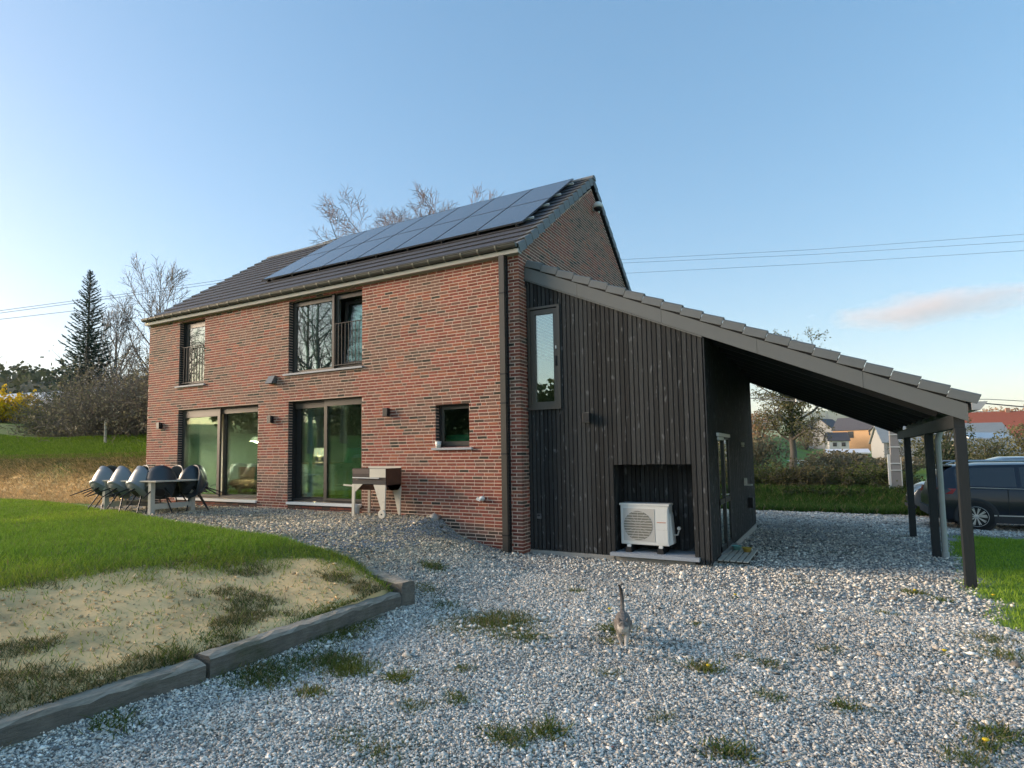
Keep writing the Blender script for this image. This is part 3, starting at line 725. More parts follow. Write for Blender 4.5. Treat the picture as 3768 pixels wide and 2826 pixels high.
MB().lathe([(.045, -.09), (.05, -.02), (.03, 0)], 10, axis='y').build('flange', MT['white_plastic'], t, smooth=True)
MB().tube([(0, -.02, 0), (0, -.11, 0), (-.02, -.14, -.04)], .018, 8).build('spout', MT['white_metal'], t); MB().lathe([(.0, -.02), (.035, -.02), (.035, .02), (.0, .02)], 10, (-.09, -.05, -.01), 'y').build('knob', MT['white_plastic'], t)
t = thing('outdoor_socket', 'small grey socket box low on the black planks near the brick corner', 'socket', (.21, SY, -.10))
bevel(MB().box(-.04, .04, -.045, 0, -.045, .045).build('socket_box', M('grey_box', (.12, .12, .12), .5), t)); MB().box(-.03, .03, -.05, -.045, .0, .035).build('cover', MT['black'], t)
t = thing('motion_sensor', 'tiny white sensor high on the black side wall of the annex under the carport', 'sensor', (WX + .012, 4.62, 1.22))
MB().box(0, .06, -.05, .05, -.0, .05).build('body', MT['white_plastic'], t); MB().lathe([(.03, -.05), (.03, 0)], 8, (.03, 0, 0)).build('lens', MT['off_white'], t)
t = thing('hose_holder', 'white bracket with a short shelf on the black side wall of the annex', 'bracket', (WX + .012, 4.85, .33))
MB().box(0, .06, -.05, .04, .0, .14).build('body', MT['white_plastic'], t); MB().box(0, .16, -.06, .10, -.03, .0).build('shelf', MT['white_plastic'], t)
t = thing('letter_box', 'small black box near the far end of the annex side wall', 'box', (WX + .012, 5.55, -.12))
bevel(MB().box(0, .10, -.13, .13, -.12, .12).build('box_body', MT['black'], t)); MB().box(.10, .106, -.10, .10, .05, .08).build('flap', MT['frame_dark'], t)

# heat pump unit in the niche
ac = thing('air_conditioner', 'white outdoor air conditioning unit standing in the black plank niche', 'air conditioner', (2.115, .42, -.655))
bx = MB().box(-.415, .415, 0, .30, .125, .825).build('casing', MT['white_plastic'], ac); bevel(bx, .018, 3)
MB().box(-.425, .425, -.012, .31, .80, .832).build('lid', MT['white_plastic'], ac)
MB().box(-.36, .175, -.012, .0, .19, .745).build('grille_panel', MT['off_white'], ac)
MB().lathe([(.0, -.0135), (.248, -.0135), (.248, -.0125), (.0, -.0125)], 32, (-.105, 0, .455), 'y').build('fan_shade_disc', M('fan_shadow_grey', (.22, .21, .17), .7), ac)  # flat disc, its grey painted as the shade inside the fan
for k in range(11):
    z = .455 - .225 + k * .045; w = math.sqrt(max(.001, .245 ** 2 - (z - .455) ** 2)); MB().box(-.105 - w, -.105 + w, -.022, -.014, z - .006, z + .006).build('louvre', MT['off_white'], ac)
gr = MB()
for a in range(12):
    an = a * PI / 6; gr.bar((-.105 + .03 * math.cos(an), -.017, .455 + .03 * math.sin(an)), (-.105 + .24 * math.cos(an), -.017, .455 + .24 * math.sin(an)), .005, .004, (0, 1, 0))
gr.build('fan_guard', MT['off_white'], ac)
MB().box(.19, .39, -.008, .0, .17, .76).build('front_panel', MT['white_plastic'], ac)
MB().box(.20, .385, -.0115, -.008, .395, .398).build('panel_seam', MT['off_white'], ac)
MB().box(.215, .365, -.0115, -.008, .515, .527).build('maker_plate', M('red_print', (.55, .22, .14), .6), ac)
b = MB(); b.hexa([(.415, .02, .14), (.47, .06, .16), (.47, .26, .16), (.415, .29, .14), (.415, .02, .70), (.44, .06, .62), (.44, .26, .62), (.415, .29, .70)]); bevel(b.build('side_cover', MT['white_plastic'], ac), .01)
MB().tube([(.44, .16, .30), (.52, .16, .31), (.54, .16, .38)], .012, 8).lathe([(.0, -.02), (.032, -.018), (.032, .018), (.0, .02)], 10, (.545, .16, .42), 'y').build('valve', MT['off_white'], ac)
for x in (-.27, .27):
    f = MB().prism([(-.055, 0), (.055, 0), (.04, .085), (-.04, .085)], -.06, .34); f.v = [(p[0] + x, p[1], p[2]) for p in f.v]; f.build('foot', MT['black'], ac)
    MB().box(x - .03, x + .03, -.03, .05, .086, .126).build('foot_bracket', MT['white_metal'], ac)

# duckboard with two feeding bowls
db = thing('duckboard', 'weathered wooden duckboard of six slats at the side door', 'duckboard', (3.245, .62, -.80))
for k in range(5):
    x = k * .098; bevel(MB().hexa([(x, 0, .06), (x + .076, 0, .06), (x + .076, 1.45, .06), (x, 1.45, .06), (x, 0, .082), (x + .076, 0, .082), (x + .076, 1.45, .082), (x, 1.45, .082)]).build('slat', MT['pale_wood'], db), .004)
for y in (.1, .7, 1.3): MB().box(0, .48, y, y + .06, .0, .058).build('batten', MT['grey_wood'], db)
tag(db, 'weathered wooden duckboard of five slats at the side door')
def bowl(x, y, col, label):
    t = thing('bowl', label, 'bowl', (x, y, -.718), 0, 'feeding bowls on the duckboard')
    MB().lathe([(.05, 0), (.085, .075), (.095, .08), (.082, .072), (.045, .012), (.0, .01)], 18).build('bowl_shell', M('glazed_' + label.split()[1], col, .3, var=.06), t, smooth=True)
    MB().lathe([(.0, .03), (.058, .03)], 16).build('food', M('pet_food', (.16, .09, .05), .9, bump=.8), t)
bowl(3.39, 1.85, (.25, .55, .50), 'small turquoise feeding bowl on the duckboard')
bowl(3.58, 1.68, (.62, .42, .08), 'small yellow feeding bowl on the duckboard')

t = thing('flower_pot', 'small white pot on the left end of the small window sill', 'pot', (-1.845, -.005, 1.203)); MB().lathe([(.0, 0), (.05, 0), (.066, .13), (.058, .13), (.044, .02), (.0, .02)], 16).build('pot_shell', MT['white_plastic'], t, smooth=True); MB().lathe([(.0, .10), (.056, .10)], 12).build('soil', MT['black'], t)
t = thing('bucket', 'white plastic bucket by the threshold behind the barbecue', 'bucket', (-3.835, -.17, -.175)); MB().lathe([(.0, 0), (.06, 0), (.075, .20), (.08, .205), (.07, .20), (.055, .01), (.0, .01)], 16).build('bucket_shell', M('white_bucket', (.66, .68, .70), .5), t, smooth=True); MB().tube([(-.074, 0, .19), (-.05, -.05, .16), (0, -.085, .14), (.05, -.05, .16), (.074, 0, .19)], .004, 5).build('handle', MT['white_metal'], t)

# ------------------------------------------------------------------ furniture seen through the glass
def cab(): pass
t = thing('kitchen_trolley', 'pale wooden kitchen trolley with shelves behind the glass of the sliding door', 'trolley', (-5.0, 1.0, 0))
PWd = M('birch_wood', (.55, .46, .27), .6, var=.12, scale=4)
for x in (-.36, .33): 
    for y in (-.20, .20): MB().box(x, x + .04, y - .02, y + .02, .0, .86).build('leg', PWd, t)
MB().box(-.40, .40, -.25, .25, .862, .90).build('top', PWd, t); MB().box(-.315, .325, -.225, .2, .71, .858).build('drawer', PWd, t)
for x in (-.13, .17): MB().lathe([(.0, -.03), (.016, -.03), (.016, 0)], 8, (x, -.226, .80), 'y').build('knob', MT['black'], t)
for z in (.36, .06): MB().box(-.36, .37, -.22, .22, z, z + .03).build('shelf', PWd, t)
def small(name, label, cat, loc, parts):
    t = thing(name, label, cat, loc)
    for nm, mb, mt in parts: mb.build(nm, mt, t)
small('serving_tray', 'large green tray standing upright on the trolley behind the glass', 'tray', (-5.0, 1.08, .902), [('panel', MB().hexa([(-.30, .04, 0), (.30, .04, 0), (.30, .06, 0), (-.30, .06, 0), (-.30, .14, .36), (.30, .14, .36), (.30, .16, .36), (-.30, .16, .36)]), M('green_tray', (.05, .30, .20), .4)), ('edge', MB().hexa([(-.34, -.0, 0), (-.24, -.0, 0), (-.24, .02, 0), (-.34, .02, 0), (-.34, .10, .36), (-.24, .10, .36), (-.24, .12, .36), (-.34, .12, .36)]), M('bright_green_edge', (.12, .50, .25), .4))])
small('basket', 'pale basket with white cloth on the kitchen trolley', 'basket', (-4.78, .95, .902), [('basket_body', MB().lathe([(.0, 0), (.12, 0), (.15, .12), (.14, .12), (.0, .02)], 14), M('wicker', (.42, .36, .22), .9, bump=.8, bscale=90)), ('cloth', MB().lathe([(.13, .12), (.10, .17), (.03, .19), (.0, .19)], 10), MT['curtain'])])
small('carton', 'pale blue carton on the lowest trolley shelf', 'carton', (-5.14, .95, .091), [('box_body', MB().box(-.06, .06, -.05, .05, 0, .20), M('pale_blue_card', (.42, .55, .55), .8)), ('lid', MB().box(-.062, .062, -.052, .052, .2, .215), MT['white_plastic'])])
small('carton', 'tall ochre carton on the lowest trolley shelf', 'carton', (-4.98, .95, .091), [('box_body', MB().box(-.05, .05, -.05, .05, 0, .30), M('ochre_card', (.50, .34, .14), .8)), ('lid', MB().box(-.052, .052, -.052, .052, .3, .31), PWd)])
small('jar', 'brown jar beside the ochre carton on the trolley', 'jar', (-4.84, .95, .091), [('glass_body', MB().lathe([(.0, 0), (.055, 0), (.055, .22), (.035, .25), (.035, .27), (.0, .27)], 12), M('amber', (.30, .14, .03), .3)), ('lid', MB().lathe([(.0, .29), (.04, .29), (.04, .27)], 12), MT['black'])])
t = thing('drawer_cabinet', 'pale drawer cabinet with dark knobs behind the sliding door', 'cabinet', (-7.3, 2.2, 0)); CW = M('pale_green_lacquer', (.50, .60, .56), .5, var=.04)
MB().box(-.75, .75, 0, .5, .02, .86).build('carcass', CW, t); MB().box(-.78, .78, -.02, .52, .862, .90).build('worktop', M('brown_worktop', (.20, .13, .07), .5), t)
for z0, z1 in ((.62, .84), (.36, .60), (.06, .34)):
    for xa in (-.74, .01): 
        o = MB().box(xa, xa + .73, -.02, -.002, z0, z1).build('drawer', CW, t); MB().lathe([(.0, -.05), (.018, -.045), (.014, -.02)], 8, (xa + .62, 0, z1 - .06), 'y').build('knob', MT['black'], o)
def M_lit():
    m, nt, out = new_mat('lit_lampshade'); b_ = principled(nt, out, (.75, .68, .52), .9); b_.inputs['Emission Color'].default_value = (1, .85, .60, 1); b_.inputs['Emission Strength'].default_value = .16; return m
LIT = M_lit()
def lamp_light(parent, loc, w):
    ld = bpy.data.lights.new('lamp_bulb', 'POINT'); ld.energy = w; ld.color = (1, .86, .66); ld.shadow_soft_size = .05; lo = bpy.data.objects.new('lamp_bulb', ld); COL.objects.link(lo); lo.parent = parent; lo.location = loc
t = thing('table_lamp', 'lit cream lampshade on the cabinet behind the sliding door', 'lamp', (-7.45, 2.4, .905)); MB().lathe([(.0, .0), (.07, .0), (.07, .015), (.015, .02), (.012, .2)], 12).build('stand', MT['frame'], t); MB().lathe([(.15, .17), (.13, .40)], 16, cap=False).build('lamp_shade', LIT, t); tag(t, 'lit cream lampshade on the cabinet behind the sliding door'); lamp_light(t, (0, 0, .28), 14)
t = thing('dining_chair', 'mint green shell chair with pale wooden legs inside the wide sliding door', 'chair', (-8.35, 1.15, 0)); MG = M('mint_shell', (.30, .50, .42), .5, var=.05)
P = [[(.20 * math.cos(a) * (1 - .12 * k / 5), .20 * math.sin(a) * .9 + (.05 * k / 5 if math.sin(a) > 0 else 0), .45 + .40 * k / 5 * (1 if math.sin(a) > -.2 else .35)) for a in np.linspace(-.5, PI + .5, 13)] for k in range(6)]
MB().grid(P).build('backrest', MG, t, smooth=True); MB().lathe([(.0, .44), (.18, .45), (.20, .47)], 16).build('seat', MG, t)
for sx in (-1, 1):
    for sy in (-1, 1): MB().tube([(sx * .08, sy * .08, .44), (sx * .22, sy * .22, 0)], [.018, .013], 6).build('leg', PWd, t)
MB().bar((-.16, -.16, .2), (.16, .16, .2), .015, .015).build('stretcher', PWd, t)
t = thing('armchair', 'brown rounded armchair inside behind the left pane of the wide sliding door', 'armchair', (-9.9, 2.0, 0)); AB = M('brown_upholstery', (.16, .095, .06), .95, bump=.5)
MB().lathe([(.0, .05), (.55, .06), (.60, .25), (.50, .42), (.0, .44)], 18).build('seat', AB, t, smooth=True); P = [[(.58 * math.cos(a), .55 * math.sin(a), .4 + .38 * k / 3) for a in np.linspace(.2, PI - .2, 12)] for k in range(4)]; MB().grid(P).build('backrest', AB, t, smooth=True)
t = thing('sideboard', 'low dark sideboard with a dark screen against the far room wall', 'sideboard', (-8.6, 4.6, 0)); MB().box(-1.0, 1.0, 0, .45, .08, .62).build('carcass', M('dark_oak', (.10, .07, .045), .6), t)
for xa in (-.98, -.32, .34): MB().box(xa, xa + .64, -.02, -.002, .11, .59).build('door', M('dark_oak_front', (.13, .09, .055), .6), t)
t = thing('pendant_lamp', 'white cone pendant lamp hanging behind the left sliding pane', 'lamp', (-9.15, 1.6, 1.52)); MB().lathe([(.17, 0), (.06, .12), (.05, .13)], 16, cap=False).build('lamp_shade', LIT, t, smooth=True); lamp_light(t, (0, 0, .0), 16); MB().tube([(0, 0, .13), (0, 0, 1.03)], .006, 5).build('cord', MT['black'], t); MB().box(-.03, .03, -.03, .03, .42, .62).build('socket', MT['white_plastic'], t)
t = thing('storage_crate', 'green crate on the inner sill of the small window', 'crate', (-1.5, .52, 1.17)); GC = M('green_crate', (.02, .20, .09), .5)
b = MB(); ring(b, -.40, .36, 0, .30, .03, -.10, .10); MB().box(-.42, .38, -.12, -.09, 0.04, .26).build('panel', GC, t); MB().box(-.43, .39, -.13, .12, .26, .30).build('rim', GC, t); MB().box(-.42, .38, -.10, .10, .0, .03).build('base', GC, t)
rm = MB(); rm.box(-1.95, -1.05, .36, .75, 1.10, 1.165); rm.build('inner_sill', MT['room_wall'], house)
t = thing('wall_screen', 'dark framed screen on the far wall seen through the wide sliding door', 'screen', (-8.3, 5.9, 1.2)); MB().box(-.7, .7, 0, .06, 0, .8).build('panel', MT['black'], t); ring(MB(), -.72, .72, -.02, .82, .03, -.01, .0).build('frame', MT['frame_dark'], t)
# ------------------------------------------------------------------ terrain
EX = np.array([-40, -16, -12, -9, -5.3, -3.6, -2.4, -1.9, -.7, .6, 3]); EY = np.array([-.9, -1.0, -1.6, -2.1, -3.1, -3.45, -3.55, -3.65, -3.75, -4.3, -5.0])
def yedge(x): return np.interp(x, EX, EY)
def xright(y): return np.interp(y, [-14, -2.63, .07, 3.2, 5.6, 7.2, 7.21], [6.2, 6.41, 6.51, 6.66, 6.98, 7.2, 7.2])
WXs = np.array([-2.2, -1.80, -1.70, -1.33, -.41, .1, .6]); WZs = np.array([-.17, -.16, -.30, -.53, -.74, -.80, -.80])
AXs = np.array([-2.6, -1.5, -.6, .2, .9, 1.4]); AZs = np.array([-.19, -.33, -.49, -.66, -.78, -.80])
def height(x, y, detail=True):
    x = np.asarray(x, float); y = np.asarray(y, float)
    yard = -.78 - .013 * np.clip(y + 1, 0, 17) - .004 * np.clip(x - 3, 0, 10)
    # gravel slope in front of the wall
    t = ss(0.1, 1.6, -y)
    front = lerp(np.interp(x, WXs, WZs), np.interp(x, AXs, AZs), t)
    z = np.where((x < 1.4) & (y < .3), np.minimum(front, np.where(x > 1.0, yard, 9)), yard)
    z = np.where(x < 1.4, np.where(y < .3, lerp(front, yard, ss(.6, 1.4, x)), yard), yard)
    # lawn terrace and its sandy flank
    ye = yedge(x)
    lawn = np.interp(x, [-40, -12, -3.4, -1.9, -.6, .30, .36], [-.15, -.14, -.13, -.21, -.42, -.565, -.575])
    lawn = lerp(np.interp(x, [-3, -1.9, -.6, .36], [-.15, -.17, -.30, -.50]), lawn, ss(.2, 1.8, ye - y))
    lw = ss(-.05, .35, ye - y) * (x < .42)
    z = lerp(z, lawn, lw)
    # bank left of the house, running back
    bk = lerp(-.2, 1.05, ss(-1.0, 1.1, y)) + .30 * np.clip(y - 1.1, 0, 3) + .06 * np.clip(y - 4.1, 0, 25)
    wl = 1 - ss(-11.9, -11.6, x)
    z = lerp(z, np.maximum(bk, z), wl * (y > -1.2))
    wb = (1 - ss(-12, 2, x)) * ss(8.9, 10.5, y)
    z = np.where((y > 8.5) & (x > -11.75), lerp(yard, np.maximum(bk, yard), wb), z)
    inside = (x > -11.6) & (x < 3.1) & (y > .3) & (y < 8.5)
    z = np.where(inside, -1.05, z)
    # rising hillside to the left and behind
    s = -(x + 14) * .8 - (y + 2) * .6
    z = z + .10 * np.clip(s - 5, 0, 60) * ss(0, 14, s - 3)
    # verge and hedge bank beyond the drive
    vb = ss(14.3, 17.0, y - .05 * np.clip(x - 3, 0, 8)) * ss(-9, -3, x)
    fade = 1 - ss(20, 45, y)
    z = z + vb * .55 * fade
    d = np.hypot(x, y)
    back_ = ss(20, 40, y)
    z = z + back_ * ss(100, 230, d) * 3.2
    # far country
    z = z + ss(300, 900, d) * ss(.0, .35, y / (d + 1)) * 12
    az = np.arctan2(x, y)
    ridge = (.85 + .32 * fbm(az * 5 + 11, d * .0004 + 3, 3)) * 205
    z = z + ss(1800, 4200, d) * np.where(y > -500, ridge, 60)
    # wooded hill to the left
    z = z + 18 * np.exp(-(((x + 255) / 95) ** 2 + ((y - 105) / 62) ** 2))
    if detail:
        z = z + (fbm(x * 1.3, y * 1.3, 3) - .5) * .05 * (d < 60) + (fbm(x * .12, y * .12, 2) - .5) * np.clip(d - 30, 0, 60) * .02 * (1 - ss(.4, .6, np.where(y > 20, 0, 0)))
        # rough sand
        sm = sandmask(x, y); z = z + sm * (x > -11) * (fbm(x * 4, y * 4, 4) - .5) * .06
    return z
def sandmask(x, y):
    n = fbm(x * 1.1 + 5, y * 1.1, 4)
    xl = np.interp(y, [-9.5, -8, -7, -6, -5, -4.3], [-2.3, -2.2, -1.9, -1.55, -.9, -.3])
    m = ss(-.35, .35, x - xl + (n - .5) * 1.9) * (x < .5) * ss(.0, .35, yedge(x) - .10 - y) * (y > -12)
    m2 = .8 * (x < -11.5) * ss(-.95, -.6, y) * (1 - ss(-.1, .7, y + (n - .5) * .7)) * (x > -45)
    return np.clip(m * .95 + m2, 0, 1)
def gravelmask(x, y):
    n = (fbm(x * 1.7, y * 1.7 + 9, 3) - .5)
    g1 = ss(-.06, .10, x - .5 + n * .1) * ss(-.25, .15, xright(y) - x + n * .7) * (y < 15)
    g1 = np.maximum(g1, ss(-.2, .2, y - 7.5 + n * .5) * (x > 2.5))
    g1 = g1 * (1 - ss(-.25, .2, y - (13.4 + .06 * np.clip(x - 3, 0, 6)) + n * .9))
    g2 = ss(-.10, .12, y - yedge(x) + n * .25) * (x <= .6) * (y < .4) * ss(-.3, .3, x + 12.3 + n) * (y > -5)
    g = np.maximum(g1, g2)
    tuft = fbm(x * 2.3 + 40, y * 2.3, 3)
    return g
def axis(lo, hi, step, far, k=1.22):
    a = [lo]; s = step
    while a[-1] > -far: s *= k; a.append(a[-1] - s)
    b = [hi]; s = step
    while b[-1] < far: s *= k; b.append(b[-1] + s)
    return np.array(a[::-1][:-1] + list(np.arange(lo, hi, step)) + b)
GX = axis(-21, 13, .11, 6000); GY = axis(-11.5, 18, .11, 6000)
XX, YY = np.meshgrid(GX, GY); ZZ = height(XX, YY)
nx, ny = len(GX), len(GY)
V = np.stack([XX.ravel(), YY.ravel(), ZZ.ravel()], 1)
gm = gravelmask(XX, YY); sm = sandmask(XX, YY)
# weeds eat into the gravel
wd = np.clip(gm * ss(.66, .80, fbm(XX * 1.6 + 40, YY * 1.6 + 7, 4)) * (YY < 9) * .5, 0, 1)
idx = np.arange(nx * ny).reshape(ny, nx)
Q = np.stack([idx[:-1, :-1], idx[:-1, 1:], idx[1:, 1:], idx[1:, :-1]], -1).reshape(-1, 4)
cx = XX.ravel()[Q].mean(1); cy = YY.ravel()[Q].mean(1); gq = gm.ravel()[Q].mean(1)
zone = np.where(gq > .5, 0, np.where((cx < .5) & (cy < yedge(cx) + .3) & (cx > -40) & (cy > -40), 1, np.where((cx > 5) & (cy < 10) & (cy > -40) & (cx < 40), 2, np.where((cx < -11.4) & (cy > -1.2) & (cy < 25) & (cx > -45), 3, 4))))

def ground_mat():
    m, nt, out = new_mat('ground_cover'); v = texco(nt)
    def at(n): return nd(nt, "ShaderNodeAttribute", attribute_name=n).outputs['Fac']
    vor = nd(nt, "ShaderNodeTexVoronoi"); vor.inputs['Scale'].default_value = 34; nt.links.new(v, vor.inputs['Vector'])
    sep = nd(nt, "ShaderNodeSeparateColor"); nt.links.new(vor.outputs['Color'], sep.inputs[0])
    gcol = ramp(nt, sep.outputs[0], [(0, (.24, .245, .235)), (.3, (.42, .43, .41)), (.7, (.56, .565, .54)), (.92, (.66, .65, .62)), (1, (.78, .77, .73))])
    gcol = mixc(nt, ramp(nt, vor.outputs['Distance'], [(.25, 0.0), (.75, 1.0)]), gcol, (.11, .11, .10))
    big = noise(nt, v, .55, 5, .65); gcol = mixc(nt, ramp(nt, big, [(.42, 0.0), (.72, .55)]), gcol, (.26, .25, .22))
    fine = noise(nt, v, 5.0, 6, .7); mid = noise(nt, v, 1.1, 5, .65); far = noise(nt, v, .05, 5, .6)
    grass = mixc(nt, mid, (.09, .19, .015), (.20, .33, .035)); grass = mixc(nt, ramp(nt, fine, [(.35, 0.0), (.75, .8)]), grass, (.055, .085, .018))
    grass = mixc(nt, ramp(nt, far, [(.45, 0.0), (.62, .75)]), grass, (.10, .125, .035))
    sand = mixc(nt, fine, (.86, .52, .22), (.98, .69, .34)); sand = mixc(nt, ramp(nt, mid, [(.50, 0.0), (.70, .8)]), sand, (.36, .26, .13))
    weed = mixc(nt, fine, (.05, .075, .02), (.10, .125, .035))
    c = mixc(nt, at('sand'), grass, sand); c = mixc(nt, at('gravel'), c, gcol); c = mixc(nt, at('weed'), c, weed)
    c = mixc(nt, at('wood'), c, (.034, .050, .022))
    h = mixc(nt, at('gravel'), fine, vor.outputs['Distance'])
    principled(nt, out, c, .92, 0, h, .7, .02, .25); return m
MT['ground'] = ground_mat()
wood = np.exp(-(((XX + 255) / 120) ** 2 + ((YY - 105) / 80) ** 2)); wood = ss(.25, .5, wood) + ss(1500, 2500, np.hypot(XX, YY)) * ss(.42, .58, fbm(XX * .0011, YY * .0011, 4))
A = dict(gravel=gm.ravel(), sand=sm.ravel(), weed=wd.ravel(), wood=np.clip(wood, 0, 1).ravel())
for k, nm in enumerate(('gravel_yard', 'garden_lawn', 'meadow_grass', 'earth_bank', 'countryside')):
    f = Q[zone == k]; u, inv = np.unique(f, return_inverse=True)
    o = npmesh(nm, V[u], inv.reshape(-1, 4), MT['ground'], smooth=True, attrs={n: a[u] for n, a in A.items()})
    tag(o, kind='structure')

# ------------------------------------------------------------------ loose stones, grass blades, weeds
def in_view(P, m=.08):
    f = np.array(_f); r = np.array(_r); u = np.array(_u); d = P - cp; z = d @ f
    sx = .5 + (2249.5 * (d @ r) / np.maximum(z, .01) - 154.4) / 3768; sy = .5 - (2249.5 * (d @ u) / np.maximum(z, .01) - 91.6) / 2826
    return (z > .3) & (sx > -m) & (sx < 1 + m) & (sy > -m) & (sy < 1 + m), z
def scatter(n, x0, x1, y0, y1, seed, mask, dens):   # dens(dist) relative probability
    r = np.random.default_rng(seed); x = r.uniform(x0, x1, n); y = r.uniform(y0, y1, n)
    P = np.stack([x, y, height(x, y)], 1); ok, z = in_view(P); d = np.linalg.norm(P - cp, axis=1)
    ok &= r.random(n) < mask(x, y) * dens(d); return P[ok], d[ok], r
OCT = np.array([(1, 0, -.1), (-.5, .87, 0), (-.5, -.87, .1), (0, 0, 1), (0, 0, -1)], float)
OF = np.array([(0, 1, 3), (1, 2, 3), (2, 0, 3), (1, 0, 4), (2, 1, 4), (0, 2, 4)])
def stones(P, size, r):
    n = len(P); B = OCT[None] * r.uniform(.55, 1.25, (n, 5, 1)) + r.normal(0, .24, (n, 5, 3))
    B[:, :, 2] *= .62; a = r.uniform(0, 2 * PI, n); c, s = np.cos(a), np.sin(a)
    X = B[:, :, 0] * c[:, None] - B[:, :, 1] * s[:, None]; Y = B[:, :, 0] * s[:, None] + B[:, :, 1] * c[:, None]
    B = np.stack([X, Y, B[:, :, 2]], 2) * size[:, None, None] + P[:, None] + np.array([0, 0, 1.0])[None, None] * (size * .30)[:, None, None]
    F = (OF[None] + (np.arange(n) * 5)[:, None, None]).reshape(-1, 3)
    k = r.random(n); base = np.where(k < .13, .20, np.where(k < .62, .52, np.where(k < .92, .66, .84))) * r.uniform(.75, 1.25, n)
    tone = r.random(n)[:, None]; col = base[:, None] * lerp(np.array([1.02, 1.02, .93]), np.array([1.12, 1.0, .84]), tone)
    odd = (r.random(n) < .002) & (size < .012); col[odd] = np.array([.26, .10, .08]) * r.uniform(.6, 1.4, (odd.sum(), 1))
    ter = ss(.8, -1.2, P[:, 0])[:, None] * (P[:, 1] > -5)[:, None]; col = col * lerp(np.array([1., 1., 1.]), np.array([.82, .74, .60]), ter)
    col = col * (.62 + .72 * fbm(P[:, 0] * .45 + 3, P[:, 1] * .45, 3) + .12 * fbm(P[:, 0] * 3, P[:, 1] * 3, 2))[:, None]
    return B.reshape(-1, 3), F, np.repeat(col, 5, 0)
gmask = lambda x, y: gravelmask(x, y) ** 2
Vs, Fs, Cs, nv = [], [], [], 0
for n, box, seed, dens, s0 in ((470000, (-1, 8.5, -9.5, -1.5), 1, lambda d: np.clip(1.35 - d / 12, .12, 1), .0098),
                               (190000, (-12.5, 7, -6, 9), 2, lambda d: np.clip(1.2 - d / 24, .2, 1) * (d > 6), .018), (70000, (-3, 14, 8, 14.5), 3, lambda d: np.ones_like(d), .022)):
    P, d, r = scatter(n, *box, seed, gmask, dens)
    sz = s0 * r.lognormal(0, .34, len(P)); v_, f_, c_ = stones(P, sz, r); Vs.append(v_); Fs.append(f_ + nv); Cs.append(c_); nv += len(v_)
P, d, r = scatter(60000, -3.5, .4, -9.5, -4.1, 23, lambda x, y: sandmask(x, y) * .5, lambda d: np.ones_like(d)); P = P[r.random(len(P)) < .16]; v_, f_, c_ = stones(P, .004 + .011 * r.lognormal(0, .5, len(P)) * .8, r); c_ = np.array([[.80, .58, .32]]) * np.repeat(r.uniform(.55, 1.15, len(P)), 5)[:, None]; Vs.append(v_); Fs.append(f_ + nv); Cs.append(c_); nv += len(v_)
MT['stone'] = M_tint('crushed_limestone', .9, 'attr', .25, 90, .3, 200)
tag(npmesh('gravel', np.concatenate(Vs), np.concatenate(Fs), MT['stone'], col=np.concatenate(Cs)), kind='stuff')

def blades(P, h, w, r, lean=.5, c0=(.16, .28, .018), c1=(.40, .54, .06), dry=None):
    n = len(P); a = r.uniform(0, 2 * PI, n); l = r.normal(0, lean, (n, 2)) * h[:, None]
    side = np.stack([np.cos(a), np.sin(a), np.zeros(n)], 1) * w[:, None]
    tip = P + np.stack([l[:, 0], l[:, 1], h], 1)
    B = np.stack([P - side, P + side, tip], 1); B[:, :2, 2] -= .01
    F = np.arange(n * 3).reshape(-1, 3); k = r.random(n)[:, None]; c = lerp(np.array(c0), np.array(c1), k)
    if dry is not None: q = r.random(n) < dry; c[q] = lerp(np.array([.25, .19, .08]), np.array([.40, .32, .16]), r.random((q.sum(), 1)))
    return B.reshape(-1, 3), F, np.repeat(c, 3, 0)
MT['blade'] = M_tint('grass_blade', .7, 'attr', .15, 20, 0, translucent=.35)
Vs, Fs, Cs, nv = [], [], [], 0
def addb(t):
    global nv
    Vs.append(t[0]); Fs.append(t[1] + nv); Cs.append(t[2]); nv += len(t[0])
lawnm = lambda x, y: (1 - gravelmask(x, y)) * (1 - sandmask(x, y)) * ((x < .4) & (y < yedge(x) + .2) | (x > 6))
P, d, r = scatter(520000, -22, .4, -9.5, -.9, 11, lawnm, lambda d: np.clip(1.3 - d / 22, .25, 1))
k = fbm(P[:, 0] * .9, P[:, 1] * .9, 3); k2 = fbm(P[:, 0] * .35 + 9, P[:, 1] * .35, 3); t_ = blades(P, r.uniform(.025, .075, len(P)) * (.4 + 1.2 * k), .0028 * (1 + d / 9), r, .7, dry=.05); m_ = np.repeat(ss(.35, .62, k2), 3)[:, None]; edge = np.repeat(ss(.0, 1.2, -1.6 - P[:, 0] + .3 * (P[:, 1] + 6)), 3)[:, None]; addb((t_[0], t_[1], t_[2] * lerp(np.array([.72, .80, .8]), np.array([1.06, 1.0, 1.0]), m_) * lerp(np.array([.85, .75, .9]), np.array([1., 1., 1.]), edge)))
P, d, r = scatter(90000, 6, 13, -4, 8, 12, lawnm, lambda d: np.ones_like(d)); addb(blades(P, r.uniform(.03, .07, len(P)), .003 * (1 + d / 9), r))
